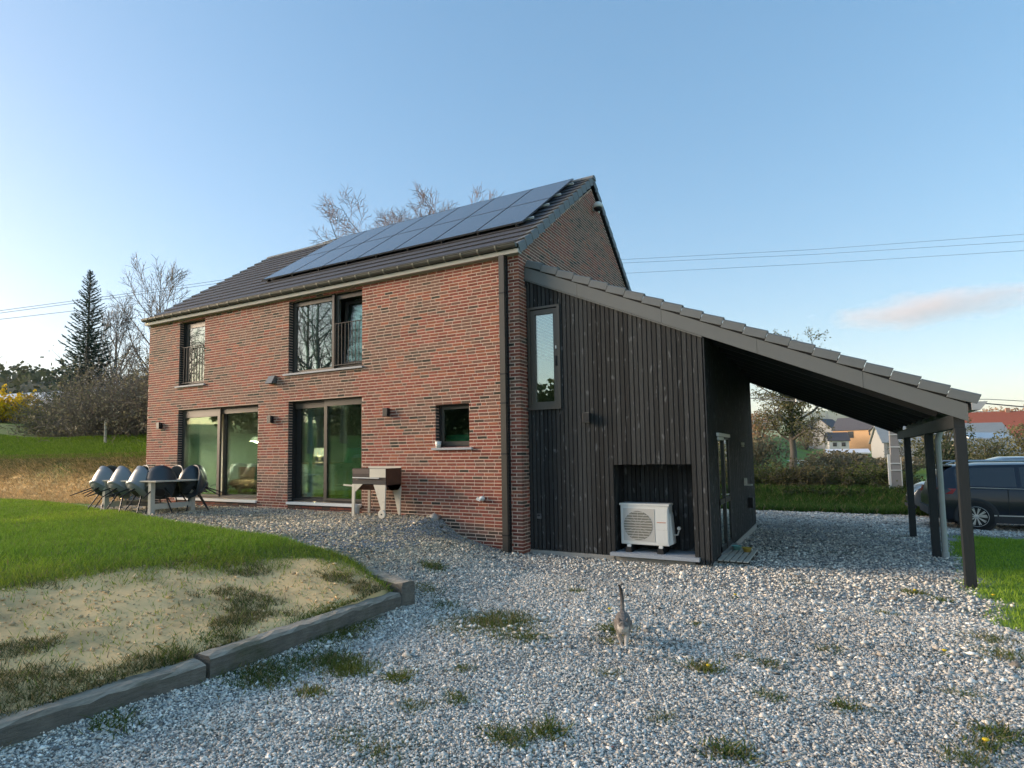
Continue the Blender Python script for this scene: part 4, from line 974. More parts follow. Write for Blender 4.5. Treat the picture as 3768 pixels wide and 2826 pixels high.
# sparse tufts on the sand, straw on the bank, rough grass on its crest
tuftm = lambda x, y: sandmask(x, y) * (x > -11) * ss(.59, .74, fbm(x * 1.9 + 3, y * 1.9, 4))
P, d, r = scatter(170000, -4, .5, -9.5, -4, 13, tuftm, lambda d: np.ones_like(d)); addb(blades(P, r.uniform(.02, .06, len(P)), .0028 * (1 + d / 9), r, .8, (.06, .075, .02), (.15, .16, .05), dry=.35))
P, d, r = scatter(150000, -34, -11.6, -.9, 1.6, 14, lambda x, y: .25 + .75 * ss(.2, .7, y + (fbm(x * .9, y * 1.5 + 3, 4) - .5) * 1.6), lambda d: np.ones_like(d)); up = ss(-.2, .8, P[:, 1] + r.normal(0, .3, len(P))); t_ = blades(P, r.uniform(.04, .13, len(P)), .006 * (1 + d / 14), r, .9, (.07, .09, .025), (.17, .18, .06), dry=.3); u3 = np.repeat(up, 3)[:, None]; addb((t_[0], t_[1], lerp(np.array([[.62, .45, .23]]) * np.repeat(r.uniform(.6, 1.25, (len(P), 1)), 3, 0), t_[2], u3)))
P, d, r = scatter(90000, -36, -11.6, 1.0, 5, 15, lambda x, y: np.ones_like(x), lambda d: np.ones_like(d)); addb(blades(P, r.uniform(.06, .16, len(P)), .006 * (1 + d / 14), r, .6, (.07, .15, .012), (.18, .29, .03)))
P, d, r = scatter(60000, 1, 13, 13.2, 17.5, 16, lambda x, y: np.ones_like(x), lambda d: np.ones_like(d)); addb(blades(P, r.uniform(.08, .30, len(P)), .009 * (1 + d / 20), r, .6, (.035, .085, .012), (.10, .19, .03), dry=.08))
tag(npmesh('grass', np.concatenate(Vs), np.concatenate(Fs), MT['blade'], col=np.concatenate(Cs)), kind='stuff')
# green strip along the foot of the sleepers
P, d, r = scatter(60000, .5, 1.0, -8.6, -3.6, 17, lambda x, y: (1 - ss(.0, .32, x - .56)) * ss(.42, .56, fbm(x * 1.2, y * .8 + 2, 3)), lambda d: np.ones_like(d)); addb(blades(P, r.uniform(.02, .06, len(P)), np.full(len(P), .0045), r, .7, (.06, .12, .015), (.20, .30, .05)))
# weeds and moss cushions in the gravel
Vs, Fs, Cs, nv = [], [], [], 0
spots = [(1760, 2300, .42, 3600), (1850, 2290, .30, 1800), (1900, 2345, .26, 900), (1180, 2370, .22, 1500), (1250, 2340, .20, 1400), (1330, 2310, .16, 800), (1220, 2440, .20, 1100), (1290, 2470, .16, 700), (960, 2500, .24, 1300), (1000, 2480, .22, 500), (1090, 2440, .15, 400), (1560, 2200, .20, 700), (1590, 2140, .16, 500), (1640, 2235, .16, 350), (780, 2460, .16, 400), (650, 2520, .16, 350), (2270, 2330, .15, 500), (2240, 2370, .12, 300),
         (2590, 2465, .10, 250), (2245, 2485, .11, 250), (1470, 2500, .10, 250), (1680, 2580, .10, 250), (1530, 2605, .10, 250), (1850, 2720, .11, 280), (1890, 2745, .10, 250), (2690, 2780, .12, 300), (2010, 2705, .10, 250), (1280, 2720, .12, 300), (1400, 2780, .12, 300), (3680, 2710, .13, 300), (3630, 2755, .10, 200), (3560, 2810, .12, 250), (3040, 2395, .09, 220), (2740, 2420, .12, 220), (2560, 2300, .09, 160), (2840, 2450, .09, 200), (3260, 2260, .09, 150), (3360, 2180, .12, 220), (3470, 2208, .10, 150), (3100, 2610, .09, 200), (2840, 2575, .10, 200), (3540, 2560, .11, 250), (3700, 2420, .18, 400), (3650, 2360, .16, 350), (420, 2690, .12, 220), (1150, 2560, .10, 200), (2120, 2180, .09, 150), (1700, 2470, .10, 200), (2430, 2655, .09, 180), (1960, 2360, .10, 160)]
def unproject(px_, py_, z):
    f = np.array(_f); r = np.array(_r); u = np.array(_u)
    d = f + r * (px_ - 1884 + 154.4) / 2249.5 - u * (py_ - 1413 - 91.6) / 2249.5; return cp + d * (z - cp[2]) / d[2]
r = np.random.default_rng(44)
for a, b, rad, n in spots:
    p = unproject(a, b, -.79); n = int(n * 1.0); q = r.normal(0, rad * .5, (n, 2)) * (1 + .5 * r.random((n, 1)))
    x, y = p[0] + q[:, 0], p[1] + q[:, 1]; P = np.stack([x, y, height(x, y)], 1)
    v_ = r.random(); addb(blades(P, r.uniform(.012, .035 + .05 * r.random(), n), np.full(n, r.uniform(.0035, .009)), r, r.uniform(.6, 1.3), (.045 + .05 * v_, .085 + .03 * v_, .015), (.13 + .10 * v_, .19 + .05 * v_, .045), dry=.05 + .25 * r.random()))
tag(npmesh('weeds', np.concatenate(Vs), np.concatenate(Fs), MT['blade'], col=np.concatenate(Cs)), kind='stuff')
YEL = M('dandelion_yellow', (.75, .52, .02), .8, var=.1); STM = M('dandelion_green', (.07, .14, .03), .8)
for k, (a, b, lb) in enumerate(((2243, 2262, 'yellow dandelion in the gravel just beside the cat'), (2706, 2203, 'yellow dandelion in the gravel between the cat and the duckboard'), (3656, 2197, 'yellow dandelion in the grass right of the front carport post'), (3367, 2180, 'yellow dandelion on a flat weed left of the front carport post'),
                     (3477, 2412, 'yellow dandelion in open gravel, nearest to the front carport post'), (2608, 2470, 'yellow dandelion on a weed in the gravel in front of the cat'), (3630, 2752, 'yellow dandelion at the bottom right corner of the gravel'))):
    p = unproject(a, b, -.79); t = thing('dandelion', lb, 'flower', (p[0], p[1], float(height(p[0], p[1]))), 0, 'dandelions in the yard')
    MB().lathe([(.0, .045), (.012, .04), (.020, .05), (.015, .056), (.0, .058)], 10).build('flower_head', YEL, t); MB().tube([(0, 0, -.01), (.003, 0, .045)], .003, 5).build('stalk', STM, t)
    b_ = MB()
    for j in range(6): an = j * PI / 3; b_.add([(0, 0, .006), (.03 * math.cos(an + .25), .03 * math.sin(an + .25), .014), (.075 * math.cos(an), .075 * math.sin(an), .008), (.03 * math.cos(an - .25), .03 * math.sin(an - .25), .014)], [(0, 1, 2, 3)])
    b_.build('leaf_rosette', STM, t)

# ------------------------------------------------------------------ timber retaining edge
def sleeper(p, q, w, z0, z1, z0b, z1b, label, seed, out=(1, 0)):
    """a weathered baulk between two plan points; z0,z1 bottom and top at p, z0b,z1b at q"""
    r = np.random.default_rng(seed); p = np.array(p, float); q = np.array(q, float); d = q - p; ln = np.linalg.norm(d); d /= ln; nrm = np.array([-d[1], d[0]]); N = max(8, int(ln / .12)); P = []
    for i in range(N + 1):
        t = i / N; c = p + d * ln * t; a, b = lerp(z0, z0b, t), lerp(z1, z1b, t); j = r.normal(0, .006, 16); row = []
        for k, (s, zz) in enumerate(((-.5, a), (-.5, b - .03), (-.40, b - .004), (-.1, b), (.2, b - .004), (.40, b - .008), (.5, b - .035), (.52, lerp(a, b, .5)), (.5, a))):
            o = c + nrm * (s * w + j[k] * .8); row.append((o[0], o[1], zz + j[k + 6] * .9))
        P.append(row)
    b = MB(); b.grid(P); b.add(P[0], [tuple(range(9))]); b.add(P[-1], [tuple(range(9))[::-1]])
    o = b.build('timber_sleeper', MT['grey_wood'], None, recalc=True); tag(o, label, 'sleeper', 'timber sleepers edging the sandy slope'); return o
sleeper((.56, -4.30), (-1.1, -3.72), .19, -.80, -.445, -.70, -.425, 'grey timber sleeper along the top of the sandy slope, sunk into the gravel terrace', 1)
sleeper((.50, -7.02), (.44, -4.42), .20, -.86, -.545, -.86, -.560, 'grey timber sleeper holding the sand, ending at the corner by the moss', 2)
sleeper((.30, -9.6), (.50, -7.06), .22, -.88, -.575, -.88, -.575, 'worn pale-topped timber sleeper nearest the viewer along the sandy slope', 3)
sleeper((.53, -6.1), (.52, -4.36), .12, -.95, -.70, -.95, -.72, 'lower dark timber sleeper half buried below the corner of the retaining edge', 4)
b = MB(); r = np.random.default_rng(8)
for i, (a, bz, w) in enumerate(((-1.83, -.24, .34), (-1.63, -.34, .22), (-1.48, -.42, .20))):
    v_, f_, c_ = stones(np.array([[a, -.22 - .06 * i, bz]]), np.array([w * .5]), r); o = npmesh('rough_stone', v_, f_, MT['concrete'], col=c_)
    tag(o, ('large rough stone at the top of the gravel drop by the wall', 'medium rough stone in the middle of the gravel drop by the wall', 'smaller rough stone lowest on the gravel drop by the wall')[i], 'stone', 'stones holding the gravel by the wall')
tag(MB().box(8.4, 12.5, 5.3, 5.9, -.98, -.80).build('stepping_slab', MT['concrete']), 'pale concrete slab lying in the grass right of the carport', 'slab')
# ------------------------------------------------------------------ trees, hedges
def norm(v): return v / np.maximum(np.linalg.norm(v, axis=-1, keepdims=True), 1e-9)
def batch_tubes(P, R, n):       # P (N,K,3), R (N,K)
    N, K, _ = P.shape; T = np.empty_like(P); T[:, 1:-1] = P[:, 2:] - P[:, :-2]; T[:, 0] = P[:, 1] - P[:, 0]; T[:, -1] = P[:, -1] - P[:, -2]; T = norm(T)
    ref = np.where(np.abs(T[..., 2:3]) > .9, np.array([1., 0, 0]), np.array([0, 0, 1.])); A = norm(np.cross(T, ref)); B = np.cross(T, A)
    an = 2 * PI * np.arange(n) / n
    V = P[:, :, None] + R[:, :, None, None] * (A[:, :, None] * np.cos(an)[None, None, :, None] + B[:, :, None] * np.sin(an)[None, None, :, None])
    i = np.arange(K - 1)[:, None]; j = np.arange(n)[None]; f = np.stack([i * n + j, i * n + (j + 1) % n, (i + 1) * n + (j + 1) % n, (i + 1) * n + j], -1).reshape(-1, 4)
    F = (f[None] + (np.arange(N) * K * n)[:, None, None]).reshape(-1, 4); return V.reshape(-1, 3), F
def grow(base, hgt, r0, spec, seed, lean=(0, 0), trunk_top=.85):
    """levels of branches: spec = list of dict(n, ln, ang, up, K, t0, t1, wob, sides); returns a list of (P, R, sides)"""
    r = np.random.default_rng(seed); K = 9; t = np.linspace(0, 1, K)
    P = np.zeros((1, K, 3)); P[0, :, 2] = t * hgt * trunk_top; P[0, :, 0] = lean[0] * t ** 1.5 + np.cumsum(r.normal(0, .012, K)) * hgt * .25; P[0, :, 1] = lean[1] * t ** 1.5 + np.cumsum(r.normal(0, .012, K)) * hgt * .25
    P[0, 0, :2] = 0; P += np.array(base); R = (r0 * (1 - .86 * t ** .9))[None]; R[0, 0] *= 1.35
    out = [(P, R, 8)]; H_ = hgt
    for s in spec:
        PP, PR, _ = out[-1] if not s.get('from0') else out[0]
        N, K0, _ = PP.shape; n = s['n']; M_ = N * n; pi = np.repeat(np.arange(N), n)
        tt = s.get('t0', .3) + (s.get('t1', 1) - s.get('t0', .3)) * ((np.tile(np.arange(n), N) + r.random(M_)) / n); x = tt * (K0 - 1); i0 = np.minimum(x.astype(int), K0 - 2); fr = (x - i0)[:, None]
        st = PP[pi, i0] * (1 - fr) + PP[pi, i0 + 1] * fr; pr = PR[pi, i0] * (1 - fr[:, 0]) + PR[pi, i0 + 1] * fr[:, 0]
        tan = norm(PP[pi, i0 + 1] - PP[pi, i0]); az = np.tile(np.arange(n), N) * 2.4 + r.uniform(0, 2 * PI, N)[pi] + r.normal(0, .4, M_)
        ref = np.where(np.abs(tan[:, 2:3]) > .9, np.array([1., 0, 0]), np.array([0, 0, 1.])); A_ = norm(np.cross(tan, ref)); B_ = np.cross(tan, A_); ang = s['ang'] * r.uniform(.7, 1.25, M_)
        d = norm(tan * np.cos(ang)[:, None] + (A_ * np.cos(az)[:, None] + B_ * np.sin(az)[:, None]) * np.sin(ang)[:, None])
        taper = 1 - s.get('shrink', .55) * (tt - s.get('t0', .3)) / max(.01, 1 - s.get('t0', .3)); ln = s['ln'] * H_ * taper * r.uniform(.65, 1.2, M_)
        K = s.get('K', 5); Q = np.zeros((M_, K, 3)); Q[:, 0] = st; seg = (ln / (K - 1))[:, None]; w = s.get('wob', .18)
        for k in range(1, K):
            Q[:, k] = Q[:, k - 1] + d * seg; d = norm(d + np.array([0, 0, 1.]) * s.get('up', .1) + r.normal(0, w, (M_, 3)))
        rr = np.minimum(pr * s.get('rr', .6), ln * .03 + s.get('rmin', .004)); R = rr[:, None] * np.linspace(1, .28, K)[None]
        out.append((Q, np.maximum(R, s.get('rmin', .004)), s.get('sides', 4)))
    return out
def leaves(P, size, r, flat=0.0):
    n = len(P); a = norm(r.normal(0, 1, (n, 3))); b = norm(np.cross(a, r.normal(0, 1, (n, 3)))); s = size[:, None]
    V = np.stack([P - a * s * .5, P + b * s * .32, P + a * s * .5, P - b * s * .32], 1).reshape(-1, 3); return V, np.arange(n * 4).reshape(-1, 4)
def tree(name, label, cat, base, levels, bark, crown_levels, grp=None, leaf=None, local=True):
    t = thing(name, label, cat, base, 0, grp); b = np.array(base)
    def part(nm, lv, mt):
        Vs, Fs, n0 = [], [], 0
        for P, R, n in lv:
            v, f = batch_tubes(P - b, R, n); Vs.append(v); Fs.append(f + n0); n0 += len(v)
        return npmesh(nm, np.concatenate(Vs), np.concatenate(Fs), mt, t, smooth=False)
    part('trunk', levels[:crown_levels], bark); tw = part('twigs', levels[crown_levels:], leaf[2] if leaf else bark) if len(levels) > crown_levels else None
    if leaf:
        V_, F_, mt, cols = leaf[0], leaf[1], leaf[3], leaf[4]; npmesh('crown', V_ - b, F_, mt, t, col=cols)
    return t
def hz(x, y): return float(height(x, y, False))
BARK = M('grey_brown_bark', (.135, .115, .095), .95, var=.3, scale=3, bump=.5)
BARK2 = M('pale_twig_bark', (.20, .175, .155), .95, var=.2, scale=3)
BARK3 = M('reddish_twig_bark', (.24, .155, .115), .95, var=.2, scale=3)
IVY = M_tint('tree_leaf', .75, 'attr', .25, 3, 0, translucent=.3)
# tall bare tree behind the house
b = (-22.0, 26.3, hz(-22.0, 26.3))
lv = grow(b, 15.2, .42, [dict(n=26, ln=.56, ang=.95, up=.11, K=7, t0=.45, wob=.12, sides=5, shrink=.12), dict(n=10, ln=.20, ang=.8, up=.06, K=5, t0=.25, wob=.2, rmin=.016, sides=3), dict(n=9, ln=.095, ang=.75, up=.06, K=4, t0=.2, wob=.25, sides=3, rmin=.012), dict(n=4, ln=.05, ang=.7, up=.05, K=3, t0=.2, wob=.3, sides=3, rmin=.010)], 31, trunk_top=.72)
tree('bare_tree', 'tall bare tree with reddish twigs rising behind the solar panels', 'tree', b, lv, BARK, 2, 'bare trees', leaf=None)
for o in bpy.data.objects:
    if o.name == 'twigs': o.data.materials[0] = BARK3
# bare trees left of the house
for i, (x, y, hh, lab, sd) in enumerate(((-42.3, 19.6, 13.6, 'tall pale bare tree just left of the roof, its twigs over the roof edge', 41), (-41, 15.5, 9.5, 'lower pale bare tree between the spruce and the roof', 45), (-47, 17, 7.0, 'thin bare tree with a forked crown standing left of the spruce', 47))):
    b = (x, y, hz(x, y))
    lv = grow(b, hh, .22, [dict(n=18, ln=.48, ang=.60, up=.15, K=7, t0=.15, wob=.10, sides=4, shrink=.5), dict(n=10, ln=.17, ang=.6, up=.12, K=5, t0=.15, wob=.15, sides=3, rmin=.018), dict(n=6, ln=.07, ang=.6, up=.1, K=4, t0=.2, wob=.2, sides=3, rmin=.012)], sd)
    tree('bare_tree', lab, 'tree', b, lv, BARK2, 2, 'bare trees')
# spruce
def spruce(x, y, hh, seed, label):
    r = np.random.default_rng(seed); b = np.array((x, y, hz(x, y))); nB = 330; t = np.linspace(.06, .985, nB) ** .9; ln = (1 - t) ** .82 * hh * .215 * r.uniform(.72, 1.2, nB) + .03; az = np.arange(nB) * 2.399 + r.normal(0, .3, nB); K = 6; Q = np.zeros((nB, K, 3)); k = np.linspace(0, 1, K)
    for j in range(nB):
        up = lerp(-.12, .75, t[j] ** 2); Q[j, :, 0] = np.cos(az[j]) * ln[j] * k; Q[j, :, 1] = np.sin(az[j]) * ln[j] * k; Q[j, :, 2] = t[j] * hh + ln[j] * (up * k - .22 * np.sin(PI * k) * (1 - t[j]) + .10 * k ** 3)
    th = thing('spruce_tree', label, 'tree', tuple(b)); V1, F1 = batch_tubes(np.array([[[0, 0, hh * s] for s in np.linspace(0, .99, 8)]]), np.array([np.linspace(.17, .012, 8)]), 7); npmesh('trunk', V1, F1, BARK, th)
    R = np.linspace(1, .3, K)[None] * np.full((nB, 1), .022); V2, F2 = batch_tubes(Q, R, 3); npmesh('limbs', V2, F2, BARK, th)
    pts, dirs, sz = [], [], []
    for j in range(nB):
        m = int(26 + ln[j] * 30); s = r.uniform(.12, 1.02, m); xi = s * (K - 1); i0 = np.minimum(xi.astype(int), K - 2); f = (xi - i0)[:, None]; p = Q[j, i0] * (1 - f) + Q[j, i0 + 1] * f; tg = norm(Q[j, i0 + 1] - Q[j, i0]); sd = np.cross(tg, [0, 0, 1.]); sgn = r.choice([-1, 1], m)[:, None]
        d = norm(tg * r.uniform(.3, 1.0, (m, 1)) + sd * sgn * r.uniform(.2, .9, (m, 1)) + np.array([0, 0, 1.]) * r.normal(-.02, .28, (m, 1))); pts.append(p); dirs.append(d); sz.append(r.uniform(.14, .36, m) * (1 - .72 * t[j]))
    p, d, s = np.concatenate(pts), np.concatenate(dirs), np.concatenate(sz)[:, None]; n = len(p); w = norm(np.cross(d, r.normal(0, 1, (n, 3)))) * s * .15
    V3 = np.stack([p - w, p + w, p + d * s * .6 + w * .8, p + d * s, p + d * s * .6 - w * .8], 1).reshape(-1, 3); i = np.arange(n)[:, None] * 5; F3 = np.concatenate([i + np.array([[0, 1, 2]]), i + np.array([[0, 2, 4]]), i + np.array([[2, 3, 4]])])
    c = lerp(np.array([.018, .042, .032]), np.array([.06, .10, .075]), r.random((n, 1))); npmesh('crown', V3, F3, IVY, th, col=np.repeat(c, 5, 0)); return th
spruce(-35, 10.3, 10.6, 3, 'dark conical spruce standing left of the house above the hedge')
# tangled hedge of bare shrubs left of the house
def thicket(name, x, y, w, d, hh, n, seed, label, cat, grp, leafn, cols, bark, twr=.008, lsz=(.04, .11), leafmat=None, zoff=0.0, dome=.5):
    r = np.random.default_rng(seed); b = np.array((x, y, hz(x, y) - .08 + zoff)); t = thing(name, label, cat, tuple(b), 0, grp)
    K = 6; u = r.uniform(-1, 1, (n, 2)); st = np.zeros((n, 3)); st[:, 0] = u[:, 0] * w * .42; st[:, 1] = u[:, 1] * d * .42; Q = np.zeros((n, K, 3)); Q[:, 0] = st; dd = norm(np.stack([u[:, 0] * .7 + r.normal(0, .35, n), u[:, 1] * .7 + r.normal(0, .35, n), np.ones(n)], 1))
    L_ = hh * r.uniform(.55, 1.1, n) * (1 - dome * (u[:, 0] ** 2 + u[:, 1] ** 2) * .5); seg = (L_ / (K - 1))[:, None]
    for k in range(1, K): Q[:, k] = Q[:, k - 1] + dd * seg; dd = norm(dd + r.normal(0, .30, (n, 3)) + np.array([0, 0, -.05]))
    lv = [(Q, np.linspace(1, .3, K)[None] * np.full((n, 1), twr * 1.8), 3)]
    m = 7; pi = np.repeat(np.arange(n), m); s = r.uniform(.25, 1, n * m) * (K - 1); i0 = np.minimum(s.astype(int), K - 2); f = (s - i0)[:, None]; p = Q[pi, i0] * (1 - f) + Q[pi, i0 + 1] * f; d2 = norm(r.normal(0, 1, (n * m, 3)) + np.array([0, 0, .35])); K2 = 4; W = np.zeros((n * m, K2, 3)); W[:, 0] = p; sg = (r.uniform(.10, .30, n * m) * hh / (K2 - 1) * .8)[:, None]
    for k in range(1, K2): W[:, k] = W[:, k - 1] + d2 * sg; d2 = norm(d2 + r.normal(0, .35, (n * m, 3)))
    lv.append((W, np.linspace(1, .4, K2)[None] * np.full((n * m, 1), twr), 3))
    Vs, Fs, n0 = [], [], 0
    for P_, R_, sn in lv: v_, f_ = batch_tubes(P_, R_, sn); Vs.append(v_); Fs.append(f_ + n0); n0 += len(v_)
    npmesh('stems', np.concatenate(Vs), np.concatenate(Fs), bark, t)
    if leafn:
        q = W.reshape(-1, 3)[r.integers(0, W.shape[0] * K2, leafn)] + r.normal(0, .06, (leafn, 3)); q = q[q[:, 2] > .02]; V_, F_ = leaves(q, r.uniform(*lsz, len(q)), r); k = r.random((len(q), 1)); lump = fbm(q[:, 0] * 1.6 + seed, q[:, 2] * 1.6 + q[:, 1], 2)[:, None]
        c = lerp(np.array(cols[0]), np.array(cols[1]), np.clip(k * .6 + lump * .5, 0, 1)); npmesh('leaves', V_, F_, leafmat or IVY, t, col=np.repeat(c, 4, 0))
    return t
DRAB = ((.085, .085, .052), (.27, .255, .165))
hb = M('dark_hedge_stems', (.15, .128, .10), .95, var=.35, scale=2)
HL = [(-13.6, 4.9, 2.2, 3.0, 'dense brown hedge shrub against the left corner of the house'), (-15.6, 4.7, 2.5, 3.2, 'tangled hedge shrub behind the pale fence post'), (-17.9, 4.9, 2.8, 3.3, 'tangled hedge shrub just left of the fence post'), (-20.6, 5.3, 3.0, 3.5, 'broad brown hedge shrub with white blossom low in front of the spruce'),
      (-23.8, 5.8, 3.2, 3.7, 'tall brown hedge shrub directly below the spruce'), (-27.5, 6.6, 3.6, 3.2, 'greenish hedge shrub left of the spruce'), (-32.0, 8.2, 4.2, 3.2, 'olive hedge shrub beside the yellow forsythia'), (-38, 11.5, 5.0, 3.6, 'pale budding shrub at the far left end of the hedge')]
for i, (x, y, w, h_, lab) in enumerate(HL):
    g = i >= 5; thicket('hedge_shrub', x, y, w * 1.25, 2.6, h_ * 1.18, 190, 60 + i, lab, 'shrub', 'overgrown hedge left of the house', 5200, (((.050, .062, .020), (.17, .18, .075)) if g else DRAB), hb, .010, (.05, .14))
r = np.random.default_rng(5); n = 330; q = np.stack([-21.3 + r.normal(0, .9, n), 4.2 + r.normal(0, .25, n), hz(-21, 4.2) + 2.4 + r.normal(0, .6, n)], 1); V_, F_ = leaves(q, r.uniform(.04, .09, n), r)
tb = thing('blossom_branch', 'spray of small white blossom on the hedge below the spruce', 'blossom', (-21.3, 4.2, hz(-21, 4.2))); bb = np.array(tb.location)
npmesh('blossom', V_ - bb, F_, IVY, tb, col=np.repeat(np.full((n, 3), .55) * r.uniform(.7, 1.2, (n, 1)), 4, 0)); Vb, Fb = batch_tubes(np.array([[[0 + i * .1, .1, s * (2.2 + i * .25)] for s in np.linspace(0, 1, 5)] for i in range(-4, 5)], float), np.full((9, 5), .012), 3); npmesh('stems', Vb, Fb, hb, tb)
t = tag(MB().tube([(-19.4, 3.05, hz(-19.4, 3.05) - .2), (-19.42, 3.05, hz(-19.4, 3.05) + .95)], [.055, .05], 8).build('fence_post', MT['pale_wood']), 'pale round wooden fence post standing in front of the hedge', 'post', 'fence posts along the hedge')
t = tag(MB().tube([(-33.5, 4.6, hz(-33.5, 4.6) - .2), (-33.5, 4.6, hz(-33.5, 4.6) + .9)], [.05, .045], 8).build('fence_post', MT['pale_wood']), 'thin greyish fence post at the far left of the hedge', 'post', 'fence posts along the hedge')
fx, fy = -52, 12.8
thicket('forsythia_shrub', fx, fy, 5.5, 2.4, 3.2, 120, 91, 'bright yellow flowering forsythia at the left edge', 'shrub', None, 9000, ((.55, .36, .010), (.85, .62, .02)), hb, .012, (.14, .30))
t = thing('bird_house', 'dark nesting box on a pole at the far left edge', 'nest box', (-50.0, 11.1, hz(-50, 11.1)), .3); MB().tube([(0, 0, -.2), (0, 0, 2.0)], .07, 6).build('pole', MT['grey_wood'], t); MB().box(-.22, .22, -.2, .2, 1.9, 2.35).build('box_body', MT['grey_wood'], t); MB().prism([(-.3, 2.35), (.3, 2.35), (0, 2.6)], -.26, .26).build('roof', MT['black'], t)
t = thing('greenhouse', 'long low whitish greenhouse tunnel at the far left edge', 'greenhouse', (-60, 16.5, hz(-60, 16.5)), .25)
P = [[(x, 2.6 * math.cos(a), 2.3 * math.sin(a) + .1) for a in np.linspace(0, PI, 12)] for x in np.linspace(-9, 9, 10)]; MB().grid(P).build('cover', M('greenhouse_film', (.58, .60, .60), .5, var=.08), t, smooth=True)
for x in np.linspace(-9, 9, 7): MB().tube([(x, 2.63 * math.cos(a), 2.33 * math.sin(a) + .1) for a in np.linspace(0, PI, 12)], .03, 4).build('hoop', MT['white_metal'], t)
MB().add([(9, 2.6 * math.cos(a), 2.3 * math.sin(a) + .1) for a in np.linspace(0, PI, 12)], [tuple(range(12))])
# dark roofed shed behind the hedge
def house_at(name, x, y, z, rz, w, d, hw, hr, wallm, roofm, label, cat, wins=(), grp=None, chim=None, over=.3):
    """gabled building: ridge along local x (length w), depth d; wins: (face, u, z, width, height) with face f/b/l/r"""
    t = thing(name, label, cat, (x, y, z), rz, grp); b = MB()
    b.prism([(-d / 2, -1.5), (d / 2, -1.5), (d / 2, hw), (0, hr), (-d / 2, hw)], -w / 2, w / 2, 'x'); b.build('wall', wallm, t)
    k = (hr - hw) / (d / 2); rb_ = MB()
    for sg in (1, -1):
        A_ = [(-w / 2 - over, sg * (d / 2 + over), hw - over * k + .02), (w / 2 + over, sg * (d / 2 + over), hw - over * k + .02), (w / 2 + over, 0, hr + .02), (-w / 2 - over, 0, hr + .02)]; B_ = [(p[0], p[1], p[2] + .16) for p in A_]; rb_.hexa(A_ + B_)
    rf_ = rb_.build('roof', roofm, t)
    if chim: MB().box(chim - .35, chim + .35, -.3, .3, hr - .8, hr + .9).build('chimney', wallm, rf_)
    for f, u, zz, ww, hh in wins:
        if f in 'fb': y_ = -d / 2 - .03 if f == 'f' else d / 2 + .03; q = MB().box(u - ww / 2, u + ww / 2, y_ - .04, y_ + .04, zz, zz + hh); g = MB().box(u - ww / 2 + .09, u + ww / 2 - .09, y_ - .05, y_ + .05, zz + .09, zz + hh - .09)
        else: x_ = -w / 2 - .03 if f == 'l' else w / 2 + .03; q = MB().box(x_ - .04, x_ + .04, u - ww / 2, u + ww / 2, zz, zz + hh); g = MB().box(x_ - .05, x_ + .05, u - ww / 2 + .09, u + ww / 2 - .09, zz + .09, zz + hh - .09)
        o = q.build('window', MT['frame_dark'], t); g.build('pane', MT['far_pane'], o)
    return t
MT['far_pane'] = M('far_window_glass', (.05, .055, .06), .12, spec=.8)
WALLS = {k: M('render_' + k, c, .9, var=.1, scale=.8) for k, c in dict(ochre=(.62, .38, .20), brick=(.36, .22, .16), grey=(.32, .32, .31), white=(.66, .65, .62), stone=(.36, .32, .25), cream=(.58, .50, .36)).items()}  # ochre: sunset glow painted into the house walls
ROOFS = {k: M('roofing_' + k, c, .8, var=.2, scale=1.5) for k, c in dict(slate=(.075, .075, .085), red=(.30, .085, .050), metal=(.22, .25, .26), pale=(.62, .64, .66), dark=(.035, .035, .038)).items()}
house_at('garden_shed', -26, 15.5, hz(-26, 15.5), -.35, 9, 5, 2.6, 3.9, M('dark_shed_boards', (.03, .028, .026), .9, var=.3), ROOFS['slate'], 'dark shed with slate roof half hidden behind the hedge', 'shed', [('f', -1.5, .9, 1.0, 1.0), ('f', 1.5, .9, 1.0, 1.0)])

# ---- right: hedges, tree, village
HG = ((.040, .060, .014), (.15, .17, .045)); HB = ((.050, .046, .018), (.16, .14, .055))
for i, (x, y, w, hh, cl, lab) in enumerate(((.4, 18.2, 2.6, 1.75, HG, 'clipped green hedge block nearest to the annex corner'), (2.3, 18.2, 1.7, 1.70, HG, 'clipped green hedge block below the big budding tree'), (4.2, 18.1, 2.0, 1.72, HB, 'brownish clipped hedge block in the middle of the row'), (6.3, 18.2, 1.8, 1.6, HG, 'olive clipped hedge block third from the annex'), (6.9, 18.4, .9, 1.0, HB, 'small brown clipped hedge block at the right end of the row'))):
    thicket('hedge_shrub', x, y, w * 1.15, 1.5, hh * .90, 170, 120 + i, lab, 'shrub', 'clipped hedge beyond the driveway', 11000, cl, hb, .007, (.05, .11), zoff=-.15, dome=.15)
for i, (x, y, w, hh, lab) in enumerate(((1.0, 16.6, 3.2, .8, 'low dark bramble patch under the hedge nearest to the annex'), (4.4, 16.5, 3.4, .75, 'low dark bramble patch in the middle below the clipped hedge'), (7.6, 16.9, 3.0, .8, 'low dark bramble patch just left of the utility pole'), (11.0, 17.6, 3.4, 1.1, 'low dark bramble patch right of the utility pole behind the car'))):
    thicket('bramble', x, y, w, 1.3, hh * .5, 120, 140 + i, lab, 'bramble', 'brambles along the ditch', 5500, ((.020, .034, .012), (.070, .085, .028)), hb, .006, (.05, .12), zoff=-.05, dome=.4)
b = (2.75, 35.0, hz(2.75, 35) - .1)
lv = grow(b, 9.2, .27, [dict(n=15, ln=.46, ang=1.0, up=.05, K=7, t0=.30, wob=.20, sides=5, shrink=.4), dict(n=8, ln=.19, ang=.9, up=.02, K=5, t0=.2, wob=.26, rmin=.014), dict(n=6, ln=.085, ang=.8, up=.03, K=4, t0=.2, wob=.3, sides=3, rmin=.009)], 77)
